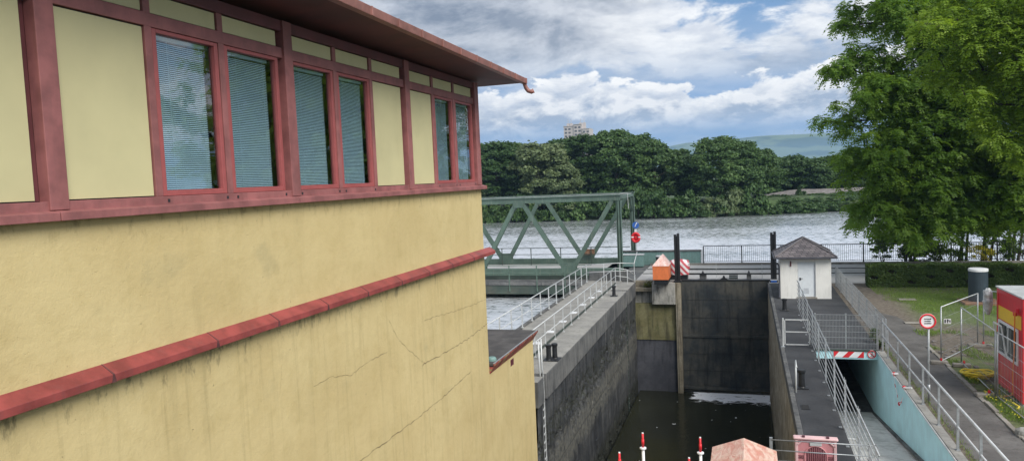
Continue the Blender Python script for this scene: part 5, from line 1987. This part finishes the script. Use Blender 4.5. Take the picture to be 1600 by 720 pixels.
# shrubs at the water line of the far bank
R = np.random.default_rng(55)
sp_ = []
for k in range(3):
    Q, T = lobed_crown(R, 2.6, 2.0, 2.9, 22, 200, .38, (.25, .42), 0.)
    rt = thing('riverside_shrub', 'x', 'shrub', (0, 0, 0), 'low shrubs along the far water line')
    mesh_from_quads('foliage', Q, M['fol_far_dark' if k else 'fol_far_light'], T, rt)
    mb = MB()
    for s in range(4): mb.tube([(0, 0, -.3), (math.cos(s * 1.6) * .8, math.sin(s * 1.6) * .8, 1.6)], [.08, .02], 5)
    mb.build('stem', M['bark'], rt)
    sp_.append(rt)
nshrub = 0
RR = random.Random(21)
x = -62.0
while x < 56:
    right = x > 3
    y = shore_y(x) + (RR.uniform(.3, 2.2))
    o = sp_[nshrub] if nshrub < 3 else copy_tree(sp_[RR.choice([0, 1, 1, 2, 2])])
    lab = 'low green shrub at the far water line beneath the dark trees' if not right else 'low green shrub of the dense band below the stone strip on the far bank'
    o['label'] = lab
    o['group'] = 'low shrubs at the far water line beneath the dark trees' if not right else 'low shrubs of the dense band below the stone strip'
    s = RR.uniform(.8, 1.25)
    o.location = (x, y, far_h(x, y) - .2)
    o.scale = (s, s, (.3 * s - o.location.z) / 2.9) if right else (s * 1.3, s, s * RR.uniform(1.2, 1.9))
    o.rotation_euler = (0, 0, RR.uniform(0, 6))
    nshrub += 1
    x += RR.uniform(1.7, 2.6)
x = 3.0
while x < 56:           # second and third rows on the open part of the bank
    for dy in (4.5, 8.5, 12.5):
        xx = x + RR.uniform(-.8, .8)
        y = shore_y(xx) + dy
        if y > 162.4: continue
        o = copy_tree(sp_[RR.choice([1, 2])])
        o['label'] = 'low green shrub of the dense band below the stone strip on the far bank'
        o['group'] = 'low shrubs of the dense band below the stone strip'
        s = RR.uniform(.9, 1.25)
        o.location = (xx, y, far_h(xx, y) - .5)
        o.scale = (s * 1.25, s, max(.15, (.9 + dy * .06 + RR.uniform(-.15, .15) - o.location.z) / 2.9))
        o.rotation_euler = (0, 0, RR.uniform(0, 6))
    x += 3.1
o = copy_tree(sp_[1]); o['label'] = 'single rounded bush standing on the stone strip of the far bank'; o['category'] = 'bush'
o['group'] = 'lone bushes on the far bank'
o.location = (10.6, 162.4, .6); o.scale = (.6, .6, .95)


# ---- the large trees on the right: branch skeleton with hanging leaf fronds
def frond_tree(seed, base, trunk_r, limbs, clump_r, per_clump, frond, leaf_w, mat, name_label, cat='tree', nsub=5):
    """limbs: list of (p0, p1, p2, radius) control points in world space; side twigs carry clumps"""
    R = np.random.default_rng(seed)
    root = thing('broadleaf_tree', name_label, cat, base)
    tips = []
    tr = MB()
    for L in limbs[:1]:
        tr.tube(L[0], L[1], 12)
    tr.build('trunk', M['bark'], root, smooth=True)
    for L in limbs[1:]:
        mb = MB()
        mb.tube(L[0], L[1], 8)
        pts = [Vector(p) for p in L[0]]
        ln = sum((b - a).length for a, b in zip(pts[:-1], pts[1:]))
        nt = max(3, int(ln / .42))
        for k in range(nt):
            q = .22 + .78 * (k + R.random()) / nt
            s = q * (len(pts) - 1)
            i = min(int(s), len(pts) - 2)
            p = pts[i].lerp(pts[i + 1], s - i)
            d = (pts[i + 1] - pts[i]).normalized()
            side = Vector(R.normal(size=3)); side = (side - d * side.dot(d)).normalized()
            le = (1.9 * (1 - .55 * q) + .35) * (.55 + .7 * R.random()) * L[2]
            e = p + (d * .55 + side * .85).normalized() * le
            mid = p.lerp(e, .5) + Vector((0, 0, .12 * le))
            mb.tube([p, mid, e], [.035, .022, .008], 4, cap=False)
            for w_ in (.55, 1.0):
                tips.append((p.lerp(e, w_) + Vector((0, 0, .1)), le))
        mb.build('limb', M['bark'], root)
    Cs, Ns, Ds, Ts = [], [], [], []
    for (c, le) in tips:
        c = np.array(c)
        n = int(per_clump * (.6 + .7 * R.random()))
        cr = clump_r * (.65 + .6 * R.random())
        d = unit(R.normal(size=(n, 3)))
        d[:, 2] = np.abs(d[:, 2]) * np.where(R.random(n) < .78, 1, -1)
        st = c + d * cr * (.25 + .75 * R.random((n, 1))) * np.array([1.05, 1.05, .80])
        out = unit(d * np.array([1, 1, .3]) + R.normal(size=(n, 3)) * .35)
        tone0 = .5 + .30 * (R.random() - .5)
        side = unit(np.cross(out, np.tile([0, 0, 1.], (n, 1))) + 1e-6)
        for j in range(nsub):
            f = (j + .5) / nsub
            droop = -.75 * f * f * frond
            pos = st + out * frond * f
            pos[:, 2] += droop
            nrm = unit(np.array([0, 0, .75]) + out * (.35 + .8 * f) + R.normal(size=(n, 3)) * .22)
            for sgn in (-1, 1):
                ld = unit(side * sgn + out * .75 + np.array([0, 0, -.35]) + R.normal(size=(n, 3)) * .15)
                Cs.append(pos + ld * leaf_w * .55); Ns.append(nrm); Ds.append(ld)
                Ts.append(np.full(n, tone0) + .22 * (R.random(n) - .5))
    C, N, D, T = map(np.concatenate, (Cs, Ns, Ds, Ts))
    N = unit(N + R.normal(size=N.shape) * .12)
    Q = leaf_quads(C, N, leaf_w * (.8 + .5 * R.random(len(C))), .42, D, R)
    mesh_from_quads('crown', Q, mat, T, root)
    return root, len(C)


def limb(p0, p1, sag=.0, n=4, r0=.2, r1=.04, dens=1.0, wob=.35, R=random.Random(5)):
    p0, p1 = Vector(p0), Vector(p1)
    L = (p1 - p0).length
    pts = []
    for i in range(n + 1):
        q = i / n
        p = p0.lerp(p1, q) + Vector((0, 0, sag * 4 * q * (1 - q)))
        if 0 < i < n: p += Vector((R.uniform(-1, 1), R.uniform(-1, 1), R.uniform(-1, 1))) * wob
        pts.append(p)
    return (pts, [r0 + (r1 - r0) * i / n for i in range(n + 1)], dens)


# tree A: darker, trunk behind the quay railing, crown spreads to the left edge
A0 = (17.5, 54.0, 0)
hub = (16.6, 53.6, 6.0)
limbsA = [([(17.5, 54, -1.2), (17.4, 54, 1.5), (16.9, 53.8, 4.5), (16.6, 53.6, 9.0), (16.8, 53.4, 15)], [.62, .50, .42, .30, .12], 1)]
tgtA = [(5.6, 50.0, 9.6), (6.1, 51.0, 6.6), (7.0, 50.5, 4.6), (5.5, 50.5, 13.0), (6.2, 52, 15.8), (7.4, 50, 17.8), (8.6, 50, 11.4), (8.2, 52, 8.4),
        (9.5, 51, 5.6), (9.6, 54.5, 3.9), (10.4, 50.5, 14.0), (9.8, 53, 18.6), (12.0, 50, 9.4), (11.8, 51, 6.6), (12.6, 52, 4.8), (12.4, 50, 12.8), (12.5, 53, 20.0),
        (14.4, 49.5, 7.4), (14.8, 50, 5.2), (15.4, 50, 11.0), (15.6, 50, 15.6), (17.5, 49.5, 8.4), (18.4, 50, 5.8), (18.2, 50, 13.0), (18.0, 52, 19.5), (20.8, 50, 7.4), (21.5, 50, 11.2), (23.4, 51, 8.0), (22, 52, 16),
        (7.8, 55.5, 12.2), (10.5, 57, 9.5), (14.5, 58.0, 12.2), (6.8, 49.6, 11.2), (8.2, 49.5, 15.8), (7.0, 54, 3.6), (8.0, 50, 3.3), (9.4, 50.5, 2.7), (11.0, 51, 3.2), (13.2, 51, 2.9), (15.2, 51, 3.3), (17.2, 50.6, 3.3), (19.5, 50.5, 4.0), (6.4, 49.8, 8.0), (7.6, 50, 6.2), (16.0, 52, 4.4), (13.5, 51.5, 3.9)]
for k, tg in enumerate(tgtA):
    zs = min(max(tg[2] - 3.5, 3.0), 13.0)
    st = (17.0 - (17.0 - 16.6) * zs / 9, 53.7, zs)
    limbsA.append(limb(st, tg, sag=1.0, r0=.17, r1=.03, wob=.45, dens=.95, R=random.Random(k + 60)))
rootA, nA = frond_tree(31, A0, .5, limbsA, .62, 30, .46, .20, M['fol_oak'], 'large spreading dark green tree behind the quay railing, its crown reaching left over the river')
# tree B: brighter, nearer, trunk out of frame on the right
limbsB = [([(19.0, 41.5, -.3), (19.0, 41.5, 3), (18.8, 41.6, 8), (18.4, 41.5, 13), (18.2, 41.5, 18)], [.60, .48, .38, .25, .08], 1)]
tgtB = [(8.4, 40.5, 13.6), (8.9, 41.5, 11.4), (9.0, 42.5, 15.6), (10.0, 41, 16.6), (9.9, 40.5, 12.2), (10.2, 41, 9.8), (11.2, 40, 14.4), (11.4, 41, 7.9), (11.9, 40, 11.0), (12.2, 41, 17.0),
        (12.8, 40, 9.0), (12.9, 40.5, 6.9), (13.2, 40, 12.8), (13.6, 40, 15.2), (14.2, 40, 7.4), (14.4, 40, 10.4), (14.8, 39.5, 5.9), (15.0, 39.5, 13.5), (16.2, 39, 8.8), (16.6, 39, 11.8), (17.2, 39, 6.6), (17.6, 39.5, 15.2), (19.6, 38.8, 9.5), (21.0, 39.5, 12.5), (13.6, 39.6, 5.2)]
for k, tg in enumerate(tgtB):
    zs = min(max(tg[2] - 3.0, 3.5), 14.0)
    limbsB.append(limb((18.9, 41.5, zs), tg, sag=.9, r0=.14, r1=.03, wob=.35, dens=.85, R=random.Random(k + 200)))
rootB, nB = frond_tree(47, (19.0, 41.5, 0), .5, limbsB, .55, 28, .42, .165, M['fol_bright'], 'bright yellow green tree at the right edge, nearest of the big trees')
print('leaves', nA, nB)

# thin trunks and bushes on the bank beyond the railing
for k, (x, y, h, rr, lab) in enumerate([(14.7, 60.2, 6.5, 3.0, 'slender dark tree beyond the quay railing, left of three thin trunks'),
                                        (16.4, 61.0, 7.0, 3.0, 'slender dark tree beyond the quay railing, middle of three thin trunks'),
                                        (18.0, 60.6, 7.5, 3.0, 'slender dark tree beyond the quay railing, right of three thin trunks'),
                                        (11.2, 59.6, 5.4, 2.6, 'bushy green tree beyond the quay railing under the left of the big crown')]):
    R = np.random.default_rng(300 + k)
    z0 = .1 - (y - 57.2) * .22
    rt = thing('bank_tree', lab, 'tree', (x, y, z0), 'small trees on the bank beyond the quay railing')
    Q, T = lobed_crown(R, rr, rr, h * (.75 if k < 3 else .95), 34, 420, .22, (.22, .36))
    Q[:, :, 2] += h * (.25 if k < 3 else .02)
    mesh_from_quads('crown', Q + np.array([x, y, z0]), M['fol_oak'], T, rt)
    mb = MB()
    for s in range(3):
        a = s * 2.1 + k
        mb.tube([(x + .25 * s - .2, y, z0 - .2), (x + .25 * s + .2 * math.cos(a), y + .2 * math.sin(a), z0 + h * .4), (x + .3 * s + math.cos(a), y + math.sin(a), z0 + h * .85)], [.11, .08, .03], 7)
    mb.build('trunk', M['bark'], rt)


def shrub(name, label, cat, x, y, z, rx, h, mat, leaf, nl=16, per=300, group=None, seed=0):
    R = np.random.default_rng(seed)
    rt = thing(name, label, cat, (x, y, z), group)
    Q, T = lobed_crown(R, rx, rx * .8, h, nl, per, leaf, (.25, .42))
    mesh_from_quads('foliage', Q + np.array([x, y, z]), M[mat], T, rt)
    mb = MB()
    for s in range(5): mb.tube([(x, y, z - .1), (x + math.cos(s * 1.3) * rx * .5, y + math.sin(s * 1.3) * rx * .4, z + h * .7)], [.03, .01], 5)
    mb.build('stem', M['bark'], rt)
    return rt


shrub('bush', 'yellow flowering bush right behind the quay railing beneath the thin trunks', 'bush', 15.6, 58.3, -.2, 1.3, 1.35, 'yellow_fl', .09, 14, 420, seed=1)
shrub('bush', 'green bush behind the quay railing at the right picture edge', 'bush', 18.4, 58.6, -.4, 1.8, 2.1, 'fol_bush', .12, 18, 420, seed=2)
shrub('bush', 'wide green bush behind the railing between sapling and thin trunks', 'bush', 12.6, 58.5, -.4, 1.6, 1.7, 'fol_bush', .12, 16, 380, seed=3)
shrub('bush', 'dark green bush in front of the thin trunks beyond the quay railing', 'bush', 14.0, 59.4, -.5, 1.5, 2.0, 'fol_oak', .13, 16, 380, seed=12)
shrub('bush', 'dark green bush between the two rightmost thin trunks beyond the railing', 'bush', 17.0, 59.6, -.5, 1.4, 1.9, 'fol_oak', .13, 16, 380, seed=13)
shrub('sapling', 'pale green sapling behind the quay railing right of the white house', 'sapling', 9.3, 58.4, -.3, .75, 1.9, 'fol_bush', .10, 10, 160, seed=4)
shrub('bush', 'pale green bush hanging over the bank just right of the sapling', 'bush', 10.7, 58.2, -.4, .9, 1.5, 'fol_bush', .11, 12, 260, seed=5)
shrub('weed', 'leafy weed growing through the mesh fence at the tunnel corner', 'weed', 4.75, 31.6, 0, .28, .55, 'fol_bush', .07, 6, 160, seed=6)
shrub('weed', 'leafy weed between the mesh fence and the lintel', 'weed', 4.72, 30.55, 0, .20, .35, 'fol_bush', .06, 5, 120, seed=7)

# clipped hedge
hd = thing('hedge', 'long clipped dark hedge between the lawn and the quay road', 'hedge', (15, 46.3, 0))
R = np.random.default_rng(77)
n = 42000
hx0_, hx1_, hy0_, hy1_, hh_ = 6.55, 21.0, 45.75, 46.95, 1.28
f = R.random(n)
C = np.stack([R.uniform(hx0_, hx1_, n), R.uniform(hy0_, hy1_, n), R.uniform(0.02, hh_, n)], 1)
Nn = R.normal(size=(n, 3)) * .6
fr = f < .5; C[fr, 1] = hy0_ + np.abs(R.normal(0, .07, fr.sum())); Nn[fr, 1] -= 1
tp_ = (f >= .5) & (f < .82); C[tp_, 2] = hh_ - np.abs(R.normal(0, .05, tp_.sum())); Nn[tp_, 2] += 1
lf = (f >= .82) & (f < .86); C[lf, 0] = hx0_ + np.abs(R.normal(0, .06, lf.sum())); Nn[lf, 0] -= 1
bump = .07 * np.sin(C[:, 0] * 2.3) * np.cos(C[:, 2] * 3) + .05 * np.sin(C[:, 0] * 5.1 + 2)
C[:, 1] += np.where(fr, bump, 0); C[:, 2] += np.where(tp_, bump * .6, 0)
hole = fr & (np.sin(C[:, 0] * 3.3 + 1) * np.sin(C[:, 2] * 7 + C[:, 0]) > .72)
C, Nn, f = C[~hole], Nn[~hole], f[~hole]
tone = .42 + .3 * (R.random(len(C)) - .5) + .25 * (C[:, 2] > hh_ - .12)
mesh_from_quads('foliage', leaf_quads(C, unit(Nn), .10 * (.7 + .6 * R.random(len(C))), .7, R=R), M['fol_hedge'], tone, hd)
mb = MB()
x = 6.8
while x < 20.9:
    mb.tube([(x, 46.35, -.05), (x + .1, 46.3, .6), (x - .1, 46.4, 1.1)], [.03, .02, .01], 5); x += .35
mb.build('stem', M['bark'], hd)
mb = MB(); mb.box(6.8, 20.9, 46.1, 46.6, .2, 1.05); mb.build('inner_twigs', M['bark'], hd)

# grass and weeds
def blades(name, label, n, sampler, h, mat, seed, loc):
    R = np.random.default_rng(seed)
    P = sampler(R, n)
    m = len(P)
    d = R.normal(size=(m, 3)) * .38; d[:, 2] = 1; d = unit(d)
    hh = h * (.5 + R.random(m))
    N = R.normal(size=(m, 3)); N[:, 2] *= .2; N = unit(N)
    C = P + d * (hh * .5)[:, None]
    o = mesh_from_quads(name, leaf_quads(C, N, hh, .13, d, R), mat, R.random(m), None, loc)
    tag(o, label, 'grass', kind='stuff')
    return o


def lawn(R, n):
    P = np.stack([R.uniform(6.6, 17, n), R.uniform(35.5, 45.7, n), np.zeros(n)], 1)
    keep = []
    for p in P:
        v = noise.noise(Vector((p[0] * .5, p[1] * .5, 3))) + (p[1] - 38.5) * .22 - max(0, 8.2 - p[0]) * .5 - max(0, p[1] - 44.2) * .5
        keep.append(v > .05 - .35 * R.random())
    return P[np.array(keep)]


def weeds_(R, n):
    P = np.stack([R.uniform(6.55, 10.5, n), R.uniform(19, 34, n), np.zeros(n)], 1)
    keep = [noise.noise(Vector((p[0] * 1.1, p[1] * .7, 8))) + (.16 if p[1] < 27 else -.02) > .12 for p in P]
    return P[np.array(keep)]


blades('grass', 'short green lawn grass between the hedge and the worn track', 60000, lawn, .085, M['grass'], 5, (11, 41, 0))
blades('weeds', 'patchy green weeds beside the footpath around the site fence', 26000, weeds_, .13, M['grass'], 6, (7.5, 26, 0))
def fringe(R, n):
    y = R.uniform(15, 34, n)
    return np.stack([4.86 + np.abs(R.normal(0, .09, n)), y, np.zeros(n)], 1)
blades('edge_weeds', 'thin weeds along the foot of the ramp handrail beside the footpath', 1500, fringe, .08, M['grass'], 9, (5.2, 24, 0))
R = np.random.default_rng(91)
P = weeds_(R, 2600); P = P[(P[:, 1] < 27.2)]
P[:, 2] += .10 + .06 * R.random(len(P))
o = mesh_from_quads('wild_flowers', leaf_quads(P, unit(R.normal(size=P.shape) * .4 + np.array([0, -.4, 1])), .05, .9, R=R), M['yellow_fl'], R.random(len(P)), None, (7.5, 24, 0))
tag(o, 'small yellow wild flowers among the weeds by the footpath and the red container', 'flowers', kind='stuff')

# ------------------------------------------------------------------ air
def add_haze():
    mb = MB(); mb.box(-5200, 5200, -3100, 6100, -13, 140)
    m = bpy.data.materials.new('haze_air'); m.use_nodes = True
    t = NT(m.node_tree); t.n.clear()
    out = t.new('ShaderNodeOutputMaterial'); v = t.new('ShaderNodeVolumePrincipled')
    v.inputs['Color'].default_value = (.45, .72, 1, 1)
    v.inputs['Density'].default_value = .00021
    v.inputs['Anisotropy'].default_value = .1
    t.l.new(v.outputs[0], out.inputs['Volume'])
    o = mb.build('haze', m)
    tag(o, 'thin blue haze lying over the river valley and the far hill', 'haze', kind='stuff')


if USE_HAZE: add_haze()
